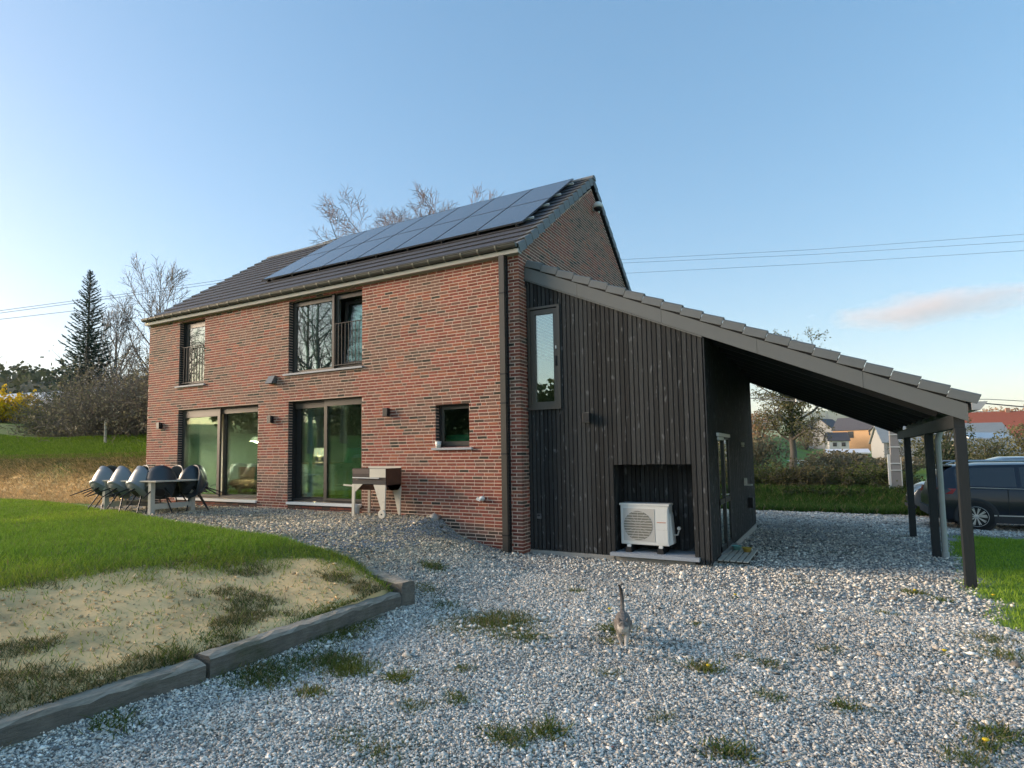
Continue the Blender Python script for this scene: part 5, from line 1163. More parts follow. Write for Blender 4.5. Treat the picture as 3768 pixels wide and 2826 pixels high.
r = np.random.default_rng(78); tips = lv[3][0].reshape(-1, 3); q = tips[r.integers(0, len(tips), 7000)] + r.normal(0, .10, (7000, 3)); V_, F_ = leaves(q, r.uniform(.07, .17, 7000), r)
ivy_n = 2600; tz = r.random(ivy_n) ** .8; q2 = np.stack([b[0] + r.normal(0, .42, ivy_n), b[1] + r.normal(0, .42, ivy_n), b[2] + 3.0 + tz * 3.6], 1); V2, F2 = leaves(q2, r.uniform(.10, .2, ivy_n), r)
cl = lerp(np.array([.10, .095, .030]), np.array([.26, .22, .085]), r.random((7000, 1))); c2 = lerp(np.array([.030, .045, .014]), np.array([.085, .10, .03]), r.random((ivy_n, 1)))
tree('budding_tree', 'broad old tree with ivy and yellow-green buds seen under the carport roof', 'tree', b, lv, BARK, 2, None, leaf=(np.concatenate([V_, V2]), np.concatenate([F_, F2 + len(V_)]), BARK, IVY, np.concatenate([np.repeat(cl, 4, 0), np.repeat(c2, 4, 0)])))
def bushy(name, x, y, w, hh, seed, label, cols, n=2600, cat='bush', grp='bushes in the meadow', lsz=None):
    """rounded leafy or twiggy bush far off"""
    r = np.random.default_rng(seed); b = np.array((x, y, hz(x, y) - .1)); t = thing(name, label, cat, tuple(b), 0, grp); u = norm(r.normal(0, 1, (n, 3))); rad = r.random((n, 1)) ** .4; lob = .72 + .55 * fbm(u[:, 0] * 2.2 + seed, u[:, 1] * 2.2 + u[:, 2] * 1.7, 3)[:, None]
    q = u * rad * lob * np.array([w / 2, w / 2, hh * .52]) + np.array([0, 0, hh * .52]); s = lsz or (w * .022, w * .06); V_, F_ = leaves(q, r.uniform(*s, n), r); k = np.clip(r.random((n, 1)) * .6 + (lob - .75) * .8, 0, 1)
    npmesh('crown', V_, F_, IVY, t, col=np.repeat(lerp(np.array(cols[0]), np.array(cols[1]), k), 4, 0))
    st = np.zeros((14, 4, 3)); an = r.uniform(0, 2 * PI, 14); kk = np.linspace(0, 1, 4); st[:, :, 0] = np.cos(an)[:, None] * kk * w * .3; st[:, :, 1] = np.sin(an)[:, None] * kk * w * .3; st[:, :, 2] = kk * hh * .75; V2, F2 = batch_tubes(st, np.full((14, 4), .012 * w), 3); npmesh('stems', V2, F2, hb, t); return t
OL = ((.075, .075, .030), (.20, .19, .08)); DG = ((.020, .032, .014), (.07, .085, .03)); BR = ((.12, .10, .055), (.27, .22, .13)); SUNLIT_ORG = ((.22, .12, .06), (.42, .25, .13))  # orange set: evening sunlight painted into the leaf colour
for a in ((5.5, 52, 6, 2.3, 1, 'straw-coloured scrub right behind the budding tree trunk', BR), (-1.0, 48, 6, 3.2, 2, 'straw-coloured scrub left of the budding tree trunk', BR), (9.5, 58, 6, 1.7, 3, 'pale scrub further right of the budding tree', BR), (15.0, 74, 6.5, 7.2, 4, 'rounded olive tree in front of the orange gabled house', OL), (14.6, 69, 5.0, 3.2, 5, 'dark green bush at the foot of the rounded olive tree', DG), (10.9, 70, 2.0, 3.4, 6, 'small dark conifer-like bush left of the olive tree', DG),
          (26, 88, 7, 5.5, 7, 'olive bush behind the middle carport post', OL), (30, 84, 7.5, 6.5, 8, 'brown bush between the pipe and the front carport post', OL), (44, 92, 13, 6.0, 9, 'wide brown scrub behind the parked dark car', BR), (52, 98, 12, 4.0, 10, 'brown scrub behind the roof of the parked dark car', BR), (60, 104, 8, 9, 11, 'dark green conifer-like bush at the right edge', DG), (20, 80, 5, 3.6, 12, 'low olive bush right of the utility pole', OL), (13, 40, 2.4, 1.5, 13, 'small dark bush in the meadow beside the parked cars', DG)):
    bushy('bush', *a[:6], a[6])
V1, V2, V3 = WALLS, ROOFS, None
def pp(px_, D): f = np.array(_f) + np.array(_r) * (px_ - 1884 + 154.4) / 2249.5; h_ = np.hypot(f[0], f[1]); return cp[0] + f[0] / h_ * D, cp[1] + f[1] / h_ * D
def vil(px_, D, zb, rz, w, d, hw, hr, wm, rm_, label, wins=(), name='village_house', chim=None, cat='house'):
    x, y = pp(px_, D); return house_at(name, x, y, zb, rz, w, d, hw, hr, WALLS[wm], ROOFS[rm_], label, cat, wins, 'houses of the village', chim)
W2 = [('l', -1.2, 3.2, .9, 2.0), ('l', 1.0, 3.2, 1.2, 2.0), ('l', 0.6, .3, 2.2, 1.9), ('f', -2.0, 3.3, 1.4, 1.8), ('f', 3.8, 3.9, 2.6, 1.2), ('f', -5, .4, 1.6, 1.9)]
vil(3178, 200, 1.6, -.42, 13.2, 8.0, 5.6, 8.9, 'ochre', 'slate', 'modern house with gable coloured sunset orange and dark roof, framed under the carport', W2)
vil(3345, 205, 1.2, -.40, 14, 8.0, 5.4, 8.6, 'ochre', 'slate', 'second house coloured sunset orange with dark roof behind the rear carport post', [('l', 0, 3.0, 1.2, 2.0), ('f', 0, 3, 1.4, 1.6)])
vil(3072, 190, 2.0, .2, 4.6, 5, 2.2, 4.2, 'white', 'slate', 'low pale house with grey roof left of the orange gabled house', [('f', -1.0, .6, .9, 1.0), ('f', 1.0, .6, .9, 1.0)])
vil(3036, 230, 3.2, 1.2, 10, 8, 5.0, 8.6, 'grey', 'slate', 'grey gabled house leftmost of the village, next to the tree', [('f', 0, 3, 1.4, 1.8)])
vil(3105, 260, 3.0, .1, 16, 8, 4.4, 7.6, 'cream', 'slate', 'long house with grey roof behind the orange gabled house')
vil(3283, 185, 1.4, .9, 7, 7, 5.0, 8.0, 'stone', 'slate', 'old stone house just behind the utility pole', [('f', 0, 3.2, 1.0, 1.4)], chim=2.0)
vil(3440, 128, -.2, .15, 17, 9, 2.8, 5.6, 'grey', 'metal', 'long grey barn with metal roof behind the middle carport post', [('f', 3, .5, 1.2, 1.2)], cat='barn', name='barn')
vil(3312, 138, -.3, -.2, 8, 7, 1.9, 3.9, 'stone', 'slate', 'small stone outbuilding right of the utility pole', cat='barn', name='barn')
vil(3500, 190, 1.0, .2, 12, 9, 4.2, 8.2, 'stone', 'slate', 'slate-roofed house with pale roof panels behind the front carport post', [('f', -2, 1, 1.4, 1.4)], chim=-3.5)
x_, y_ = pp(3500, 184.5)
vil(3650, 165, .4, .12, 17, 12, 3.0, 8.4, 'brick', 'red', 'large house with broad red tiled roof right of the front carport post', [('f', 3.5, .6, 1.6, 1.6), ('f', 6, .6, 1.0, 1.8)], chim=2.5)
vil(3600, 185, 1.0, .5, 12, 9, 3.2, 7.4, 'brick', 'red', 'red-roofed house behind the large red-roofed house')
vil(3735, 170, .6, .2, 14, 9, 2.8, 5.4, 'cream', 'dark', 'low house with dark roof at the right edge', [('f', -2, .8, 3.0, 1.2)])
vil(3610, 120, -.8, .7, 7, 6, 2.2, 4.4, 'stone', 'pale', 'stone shed with white-edged roof behind the parked dark car', cat='shed', name='garden_shed')
vil(3700, 112, -1.0, .2, 12, 7, 1.6, 3.6, 'stone', 'metal', 'low farm shed just above the roof of the parked dark car', cat='shed', name='garden_shed')
x_, y_ = pp(3090, 118)
tag(MB().box(-10, 12, -.4, .4, -.2, .55).build('garden_wall', WALLS['white'], None, loc=(x_, y_, hz(x_, y_) + .2)), 'long low white wall in the meadow below the village', 'wall')
x_, y_ = pp(3105, 96); house_at('garden_shed', x_, y_, hz(x_, y_), .1, 4.4, 3, 1.9, 2.3, WALLS['grey'], ROOFS['pale'], 'small pale-blue shed in the meadow below the orange house', 'shed')
for i, (a, D, w, h_, c, lab) in enumerate(((3455, 260, 16, 11, SUNLIT_ORG, 'bare treetop coloured sunlit orange behind the grey barn'), (3600, 270, 14, 12, SUNLIT_ORG, 'treetop coloured sunlit orange left of the red roofs'), (3668, 255, 13, 13, SUNLIT_ORG, 'tallest treetop coloured sunlit orange behind the red roof'), (3735, 265, 15, 13, SUNLIT_ORG, 'treetop coloured sunlit orange at the right edge behind the dark roof'), (2960, 190, 9, 8, BR, 'hazy tree left of the grey village house'), (3720, 200, 4, 9, DG, 'narrow dark conifer right of the large red roof'), (3540, 280, 12, 10, SUNLIT_ORG, 'treetop coloured sunlit orange behind the chimney of the slate-roofed house'), (2790, 150, 8, 7, SUNLIT_ORG, 'bush coloured sunlit orange beside the annex corner, far off'))):
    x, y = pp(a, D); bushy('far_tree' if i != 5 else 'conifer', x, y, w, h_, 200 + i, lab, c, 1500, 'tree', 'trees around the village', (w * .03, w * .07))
bpy.data.objects['far_tree'].name = 'village_tree'
for o in list(bpy.data.objects):
    if o.name.startswith('far_tree'): o.name = 'village_tree'
# distant woods on the slopes beyond the village
r = np.random.default_rng(66); n = 2600; az = r.uniform(-.1, .62, n); D = r.uniform(300, 1300, n); x, y = cp[0] + np.sin(az) * D, cp[1] + np.cos(az) * D; keep = fbm(x * .006 + 4, y * .006, 3) > .56; x, y, D = x[keep], y[keep], D[keep]; z = height(x, y, False)
q = np.repeat(np.stack([x, y, z + 4], 1), 9, 0) + r.normal(0, 1, (len(x) * 9, 3)) * np.array([3.2, 3.2, 2.4]); V_, F_ = leaves(q, r.uniform(2.2, 4.5, len(q)), r)
tag(npmesh('woods', V_, F_, IVY, col=np.repeat(lerp(np.array([.06, .06, .035]), np.array([.18, .14, .09]), r.random((len(q), 1))), 4, 0)), kind='stuff')

n = 900; x = r.normal(-262, 70, n); y = r.normal(112, 45, n); z = height(x, y, False); k = z > 5; x, y, z = x[k], y[k], z[k]
q = np.repeat(np.stack([x, y, z + 2.2], 1), 10, 0) + r.normal(0, 1, (len(x) * 10, 3)) * np.array([2.4, 2.4, 1.8]); V_, F_ = leaves(q, r.uniform(1.2, 2.8, len(q)), r)
tag(npmesh('hill_woods', V_, F_, IVY, col=np.repeat(lerp(np.array([.030, .045, .022]), np.array([.10, .11, .055]), r.random((len(q), 1))), 4, 0)), kind='stuff')
# ---- trees behind the viewer, which the window panes reflect
def yard_tree(x, y, hh, seed, label, birch=False):
    b = (x, y, hz(x, y) - .1)
    if birch: sp = [dict(n=20, ln=.34, ang=.75, up=.10, K=7, t0=.12, wob=.08, sides=4, shrink=.55), dict(n=9, ln=.16, ang=.7, up=-.12, K=6, t0=.2, wob=.12, sides=3, rmin=.010), dict(n=6, ln=.12, ang=.6, up=-.30, K=5, t0=.2, wob=.12, sides=3, rmin=.007)]
    else: sp = [dict(n=15, ln=.42, ang=.8, up=.08, K=7, t0=.2, wob=.14, sides=4, shrink=.5), dict(n=8, ln=.17, ang=.75, up=.05, K=5, t0=.2, wob=.2, sides=3, rmin=.014), dict(n=6, ln=.08, ang=.7, up=.05, K=4, t0=.2, wob=.25, sides=3, rmin=.010)]
    tree('birch_tree' if birch else 'bare_tree', label, 'tree', b, grow(b, hh, .20 if birch else .28, sp, seed), BARK2 if birch else BARK, 2, 'trees behind the viewer')

for x, y, hh, sd, bi, lab in ((-20.8, -15.6, 15, 301, True, 'weeping birch on the slope behind the viewer, seen only in the window panes'), (-30, -28, 13, 302, False, 'bare tree far up the slope behind the viewer'), (-44, -27, 12, 303, False, 'bare tree on the crest left behind the viewer'), (-17.5, -20.5, 14, 304, True, 'second weeping birch behind the viewer'), (-36, -17, 9, 305, False, 'low bare tree on the slope to the left of the viewer'), (-25.5, -19.5, 15, 306, True, 'third weeping birch, furthest up the slope behind the viewer')): yard_tree(x, y, hh, sd, lab, bi)

for i, (x, y, w, h_, lab) in enumerate(((-52, -24, 9, 5.5, 'dark thicket on the crest behind the viewer, westernmost'), (-45, -31, 10, 6, 'dark thicket on the crest behind the viewer, second from the west'), (-37, -37, 10, 5.5, 'dark thicket on the crest behind the viewer, middle'), (-29, -42, 10, 6, 'dark thicket on the crest behind the viewer, second from the east'), (-19, -46, 11, 6, 'dark thicket on the crest behind the viewer, easternmost'))): bushy('thicket', x, y, w, h_, 400 + i, lab, ((.03, .045, .015), (.10, .12, .04)), 3000, 'thicket', 'thickets behind the viewer', (.3, .8))
# ------------------------------------------------------------------ garden table, tub chairs, barbecue
tb = thing('garden_table', 'pale weathered wooden table surrounded by tipped-up tub chairs', 'table', (-8.92, -1.62, -.20))
for k in range(6): MB().box(-1.17, 1.17, -.60 + k * .2, -.41 + k * .2, .735, .765).build('table_top_board', MT['pale_wood'], tb)
for x in (-.90, .90):
    for y in (-.52, .48): MB().box(x - .05, x + .05, y - .05, y + .05, 0, .734).build('leg', MT['pale_wood'], tb)
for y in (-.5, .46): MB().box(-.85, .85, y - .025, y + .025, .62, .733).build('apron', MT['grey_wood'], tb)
MB().box(.86, .94, -.47, .43, .13, .25).build('crossbar', MT['pale_wood'], tb); MB().box(-.94, -.86, -.47, .43, .13, .25).build('crossbar', MT['pale_wood'], tb)
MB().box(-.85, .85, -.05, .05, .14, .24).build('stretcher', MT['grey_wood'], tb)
SH_D = M('dark_blue_grey_shell', (.035, .045, .052), .42, var=.10, scale=3, bump=.12, bscale=300, spec=.6); SH_SKYLIT = M('skylit_grey_shell', (.21, .225, .23), .36, var=.08, scale=3, bump=.1, bscale=300, spec=.8); LEGM = M('black_chair_leg', (.012, .013, .014), .5)  # paler shell copy carries the sky glow in its colour
def make_chair(mat):
    """tub chair, upright in local axes, facing +y, origin on the ground below the seat"""
    t = thing('tub_chair', 'x', 'chair'); b = MB(); P = []
    NA, NK = 25, 9
    for k in range(NK):
        v = k / (NK - 1); row = []
        for i in range(NA):
            a = lerp(-.72 * PI, .72 * PI, i / (NA - 1))                # 0 = back (-y)
            top = .80 - .30 * (abs(a) / (.72 * PI)) ** 2.2 ; zb = .38; rad = lerp(.05, 1.0, v ** .45)
            rx, ry = .315 * rad * (1 - .10 * v ** 3), .30 * rad * (1 - .02 * v ** 3)
            x = math.sin(a) * rx; y = -math.cos(a) * ry - .03 * v; z = zb + (top - zb) * v ** 2.0
            row.append((x, y, z))
        P.append(row)
    b.grid(P); o = b.build('shell', mat, t, smooth=True); m = o.modifiers.new('thick', 'SOLIDIFY'); m.thickness = .016; m.offset = 1
    MB().lathe([(.0, .40), (.24, .41), (.27, .43), (.24, .45), (.0, .455)], 20).build('seat', mat, t, smooth=True)
    MB().lathe([(.0, .36), (.10, .36), (.12, .405), (.0, .405)], 12).build('seat_base', LEGM, t)
    for sx in (-1, 1):
        for sy in (-1, 1): MB().tube([(sx * .10, sy * .10, .385), (sx * .25, sy * .25, 0)], [.016, .011], 6).build('leg', LEGM, t)
    return t
ch_d, ch_l = make_chair(SH_D), make_chair(SH_SKYLIT); used = {}
def put_chair(src, x, y, head, tip, z, label):
    """tip forward about the front feet; head = direction the chair faces (radians, 0 = +y)"""
    c = src if src not in used else copy_tree(src); used[src] = 1
    M1 = Matrix.Translation((0, .25, 0)) @ Matrix.Rotation(-tip, 4, 'X') @ Matrix.Translation((0, -.25, 0))
    c.matrix_world = Matrix.Translation((x, y, z)) @ Matrix.Rotation(head, 4, 'Z') @ Matrix.Scale(1.12, 4) @ M1; tag(c, label, 'chair', 'tub chairs tipped against the garden table')
TP = math.radians(47)
put_chair(ch_l, -10.02, -2.58, .08, TP, -.195, 'tub chair in painted sky-lit grey tipped on the table, leftmost of the front three')
put_chair(ch_l, -9.28, -2.58, .05, TP, -.195, 'tub chair in painted sky-lit grey tipped on the table, middle of the front three')
put_chair(ch_l, -8.58, -2.58, -.02, TP, -.195, 'tub chair in painted sky-lit grey tipped on the table, beside the large dark chair')
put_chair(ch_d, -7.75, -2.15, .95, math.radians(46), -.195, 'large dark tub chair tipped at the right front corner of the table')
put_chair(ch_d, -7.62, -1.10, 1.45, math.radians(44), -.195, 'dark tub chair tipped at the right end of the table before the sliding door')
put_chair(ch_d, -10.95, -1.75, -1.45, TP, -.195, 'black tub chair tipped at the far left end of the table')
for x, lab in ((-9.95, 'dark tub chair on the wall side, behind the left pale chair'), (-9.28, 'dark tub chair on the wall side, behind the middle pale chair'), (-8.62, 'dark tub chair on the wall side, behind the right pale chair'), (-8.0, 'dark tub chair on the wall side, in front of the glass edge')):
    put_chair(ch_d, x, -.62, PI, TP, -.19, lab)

CREAM = M('flaking_cream_paint', (.66, .60, .48), .7, var=.10, scale=5, wear=((.30, .22, .14), .60, .78, 9)); RUST = M('rusted_sheet', (.115, .052, .028), .85, .3, var=.45, scale=7, bump=.5); SOOT = M('sooty_steel', (.055, .045, .040), .65, .4, var=.5, scale=5, wear=((.25, .21, .16), .58, .74, 5))
bq = thing('barbecue', 'rusty box barbecue on cream tapered legs with a small wheel', 'barbecue', (-3.09, -.40, -.165))
x0, x1, y0, y1, zt = -.43, .43, -.26, .25, .97
MB().box(x0, x1, y0, y0 + .012, .72, zt).build('front_panel', SOOT, bq); MB().hexa([(x0, y0 - .004, .86), (x0 + .44, y0 - .004, .86), (x0 + .44, y0, .86), (x0, y0, .86), (x0, y0 - .004, zt - .015), (x0 + .44, y0 - .004, zt - .015), (x0 + .44, y0, zt - .015), (x0, y0, zt - .015)]).build('draught_flap', M('scorched_flap', (.10, .075, .065), .6, .3, var=.3), bq)
MB().hexa([(x0 + .45, y0 - .003, .79), (x1 - .005, y0 - .003, .79), (x1 - .005, y0, .79), (x0 + .45, y0, .79), (x0 + .45, y0 - .003, zt - .01), (x1 - .005, y0 - .003, zt - .01), (x1 - .005, y0, zt - .01), (x0 + .45, y0, zt - .01)]).build('bare_panel', CREAM, bq)
MB().bar((x0 + .02, y0 - .02, .785), (x1 - .16, y0 - .02, .775), .016, .016).build('rail', MT['white_metal'], bq)
MB().box(x0, x1, y0 - .001, y0 + .012, .655, .719).build('lower_panel', M('black_steel', (.02, .02, .02), .6, var=.3), bq)
MB().prism([(y0 + .012, zt), (y1, zt), (y1, .62), (y1 - .10, .53), (y0 + .14, .53), (y0 + .012, .62)], x1 - .012, x1, 'x').build('side_panel', RUST, bq); MB().prism([(y0 + .012, zt), (y1, zt), (y1, .62), (y1 - .10, .53), (y0 + .14, .53), (y0 + .012, .62)], x0, x0 + .012, 'x').build('side_panel', RUST, bq)
MB().box(x0, x1, y1 - .012, y1, .62, zt + .03).build('back_panel', CREAM, bq); MB().hexa([(x0, y0 + .14, .53), (x1, y0 + .14, .53), (x1, y1 - .10, .53), (x0, y1 - .10, .53), (x0, y0 + .02, .64), (x1, y0 + .02, .64), (x1, y1 - .01, .64), (x0, y1 - .01, .64)]).build('ash_tray', RUST, bq)
MB().box(x0 + .013, x1 - .013, y0 + .013, y1 - .013, .86, .868).build('grate', SOOT, bq)
def leg(xa, xb, xt0, xt1, y, z1, z0, mt=CREAM): MB().hexa([(xa, y, z0), (xb, y, z0), (xb, y + .03, z0), (xa, y + .03, z0), (xt0, y, z1), (xt1, y, z1), (xt1, y + .03, z1), (xt0, y + .03, z1)]).build('leg', mt, bq)
leg(x0 - .01, x0 + .05, x0 - .002, x0 + .075, y0 - .012, .655, 0); leg(x1 - .09, x1 - .02, x1 - .30, x1, y0 - .012, .645, .10); leg(x0 + .0, x0 + .05, x0, x0 + .07, y1 - .03, .62, 0.03, M('shaded_cream', (.45, .40, .32), .8, var=.2)); leg(x1 - .06, x1 - .02, x1 - .22, x1, y1 - .03, .62, .02)  # shade painted in as a darker cream on the rear left leg
MB().hexa([(x0 + .075, y0 - .01, .50), (x0 + .085, y0 - .01, .50), (x0 + .085, y0 + .01, .50), (x0 + .075, y0 + .01, .50), (x0 + .075, y0 - .01, .654), (x0 + .27, y0 - .01, .654), (x0 + .27, y0 + .01, .654), (x0 + .075, y0 + .01, .654)]).build('gusset', CREAM, bq)
MB().bar((x0 - .26, y0 + .03, .63), (x0 + .02, y0 + .03, .615), .03, .03).build('handle', CREAM, bq)
for y in (y0 - .05,):
    w_ = MB().lathe([(.0, -.018), (.082, -.018), (.09, -.01), (.09, .014), (.082, .02), (.0, .02)], 22, (x1 - .055, y, .072), 'y').build('wheel', CREAM, bq); MB().lathe([(.0, -.024), (.016, -.024), (.016, .024), (.0, .024)], 10, (x1 - .055, y, .072), 'y').build('hub', MT['black'], w_)

# ------------------------------------------------------------------ the cat
ct = thing('cat', 'grey tabby cat walking towards the viewer with its tail straight up', 'cat', (3.16, -4.40, -.785), math.radians(17)); ct.scale = (.76, .76, .76)
def blob(mb, pts, n=14):       # loft of ellipses: (x, y, z, rx, rz) along the body
    P = []
    for i, (x, y, z, rx, rz) in enumerate(pts):
        P.append([(x + rx * math.cos(a), y, z + rz * math.sin(a)) for a in np.linspace(0, 2 * PI, n + 1)[:-1]])
    V = [q for row in P for q in row]; k = len(P); F = [(i * n + j, i * n + (j + 1) % n, (i + 1) * n + (j + 1) % n, (i + 1) * n + j) for i in range(k - 1) for j in range(n)] + [tuple(range(n))[::-1], tuple(range((k - 1) * n, k * n))]; mb.add(V, F)
b = MB()   # local: faces -y
blob(b, [(0, .36, .25, .02, .02), (0, .35, .25, .07, .075), (0, .30, .245, .098, .105), (0, .22, .235, .100, .105), (0, .10, .228, .092, .092), (0, -.02, .232, .088, .098), (0, -.09, .245, .075, .088), (0, -.13, .265, .055, .065), (0, -.155, .27, .02, .03)])
blob(b, [(0, -.07, .255, .05, .05), (0, -.13, .285, .052, .052), (0, -.18, .30, .045, .045)])
blob(b, [(.006, -.155, .305, .02, .02), (.006, -.165, .305, .058, .05), (.006, -.205, .305, .066, .056), (.006, -.24, .298, .056, .048), (.006, -.262, .288, .034, .030), (.006, -.280, .282, .024, .020), (.006, -.287, .281, .008, .008)])
for sx in (-1, 1):
    b.tube([(.006 + sx * .040, -.195, .335), (.006 + sx * .050, -.195, .372), (.006 + sx * .054, -.192, .392)], [.026, .015, .003], 8)
    fy = -.03 if sx > 0 else .03
    b.tube([(sx * .048, -.05, .22), (sx * .044, -.06 + fy * .3, .14), (sx * .034, -.065 + fy, .07), (sx * .030, -.07 + fy, .022)], [.046, .034, .023, .020], 10); b.tube([(sx * .030, -.060 + fy, .020), (sx * .030, -.115 + fy, .016)], [.022, .019], 8)
    hy = .05 if sx > 0 else -.04
    b.tube([(sx * .062, .27, .24), (sx * .066, .235 + hy * .4, .15), (sx * .056, .29 + hy, .085), (sx * .052, .265 + hy, .022)], [.062, .045, .024, .020], 10); b.tube([(sx * .052, .275 + hy, .018), (sx * .052, .205 + hy, .016)], [.021, .019], 8)
b.tube([(0, .32, .30), (0, .37, .36), (.0, .385, .44), (-.004, .385, .52), (-.012, .38, .60), (-.030, .37, .655), (-.052, .36, .672)], [.034, .029, .027, .025, .022, .017, .006], 10)
def M_cat():
    m, nt, out = new_mat('tabby_fur'); v = texco(nt); st = nd(nt, "ShaderNodeTexWave"); st.wave_type = 'BANDS'; st.bands_direction = 'Y'; st.inputs['Scale'].default_value = 7.5; st.inputs['Distortion'].default_value = 5; st.inputs['Detail'].default_value = 3; st.inputs['Detail Scale'].default_value = 2.5; nt.links.new(v, st.inputs['Vector'])
    n = noise(nt, texco(nt, 1, (90, 25, 60)), 3, 4); c = mixc(nt, ramp(nt, st.outputs[0], [(.30, 0.0), (.62, 1.0)]), (.105, .090, .078), (.255, .225, .195)); c = mixc(nt, .45, c, mixc(nt, n, (.10, .085, .075), (.34, .31, .28)))
    sx = nd(nt, "ShaderNodeSeparateXYZ"); tc = nd(nt, "ShaderNodeTexCoord"); nt.links.new(tc.outputs['Object'], sx.inputs[0])
    low = ramp(nt, sx.outputs[2], [(.0, 1.0), (.10, .75), (.20, 0.0)]); c = mixc(nt, low, c, (.62, .55, .47))
    ch = nd(nt, "ShaderNodeMath", operation='MULTIPLY'); f1 = nd(nt, "ShaderNodeMapRange"); f1.inputs[1].default_value = -.075; f1.inputs[2].default_value = -.12; nt.links.new(sx.outputs[1], f1.inputs[0]); f2 = nd(nt, "ShaderNodeMapRange"); f2.inputs[1].default_value = .305; f2.inputs[2].default_value = .27; nt.links.new(sx.outputs[2], f2.inputs[0]); nt.links.new(f1.outputs[0], ch.inputs[0]); nt.links.new(f2.outputs[0], ch.inputs[1])
    c = mixc(nt, ch.outputs[0], c, (.70, .64, .56)); hi = ramp(nt, sx.outputs[2], [(.40, 0.0), (.60, 1.0)]); c = mixc(nt, hi, c, (.075, .063, .055)); principled(nt, out, c, .95, 0, n, .9, .01, .15); return m
body = b.build('body', M_cat(), ct, smooth=True); rm_ = body.modifiers.new('fuse', 'REMESH'); rm_.mode = 'VOXEL'; rm_.voxel_size = .0065; rm_.use_smooth_shade = True; sm_ = body.modifiers.new('soft', 'SMOOTH'); sm_.factor = .5; sm_.iterations = 5
for sx in (-1, 1):
    MB().lathe([(.0, -.008), (.008, -.004), (.009, .002)], 10, (.006 + sx * .026, -.244, .312), 'y').build('eye', M('cat_eye', (.20, .22, .06), .15), ct, smooth=True)
MB().lathe([(.0, -.006), (.008, .0), (.006, .004)], 8, (.006, -.284, .288), 'y').build('nose', M('cat_nose', (.30, .14, .12), .6), ct)

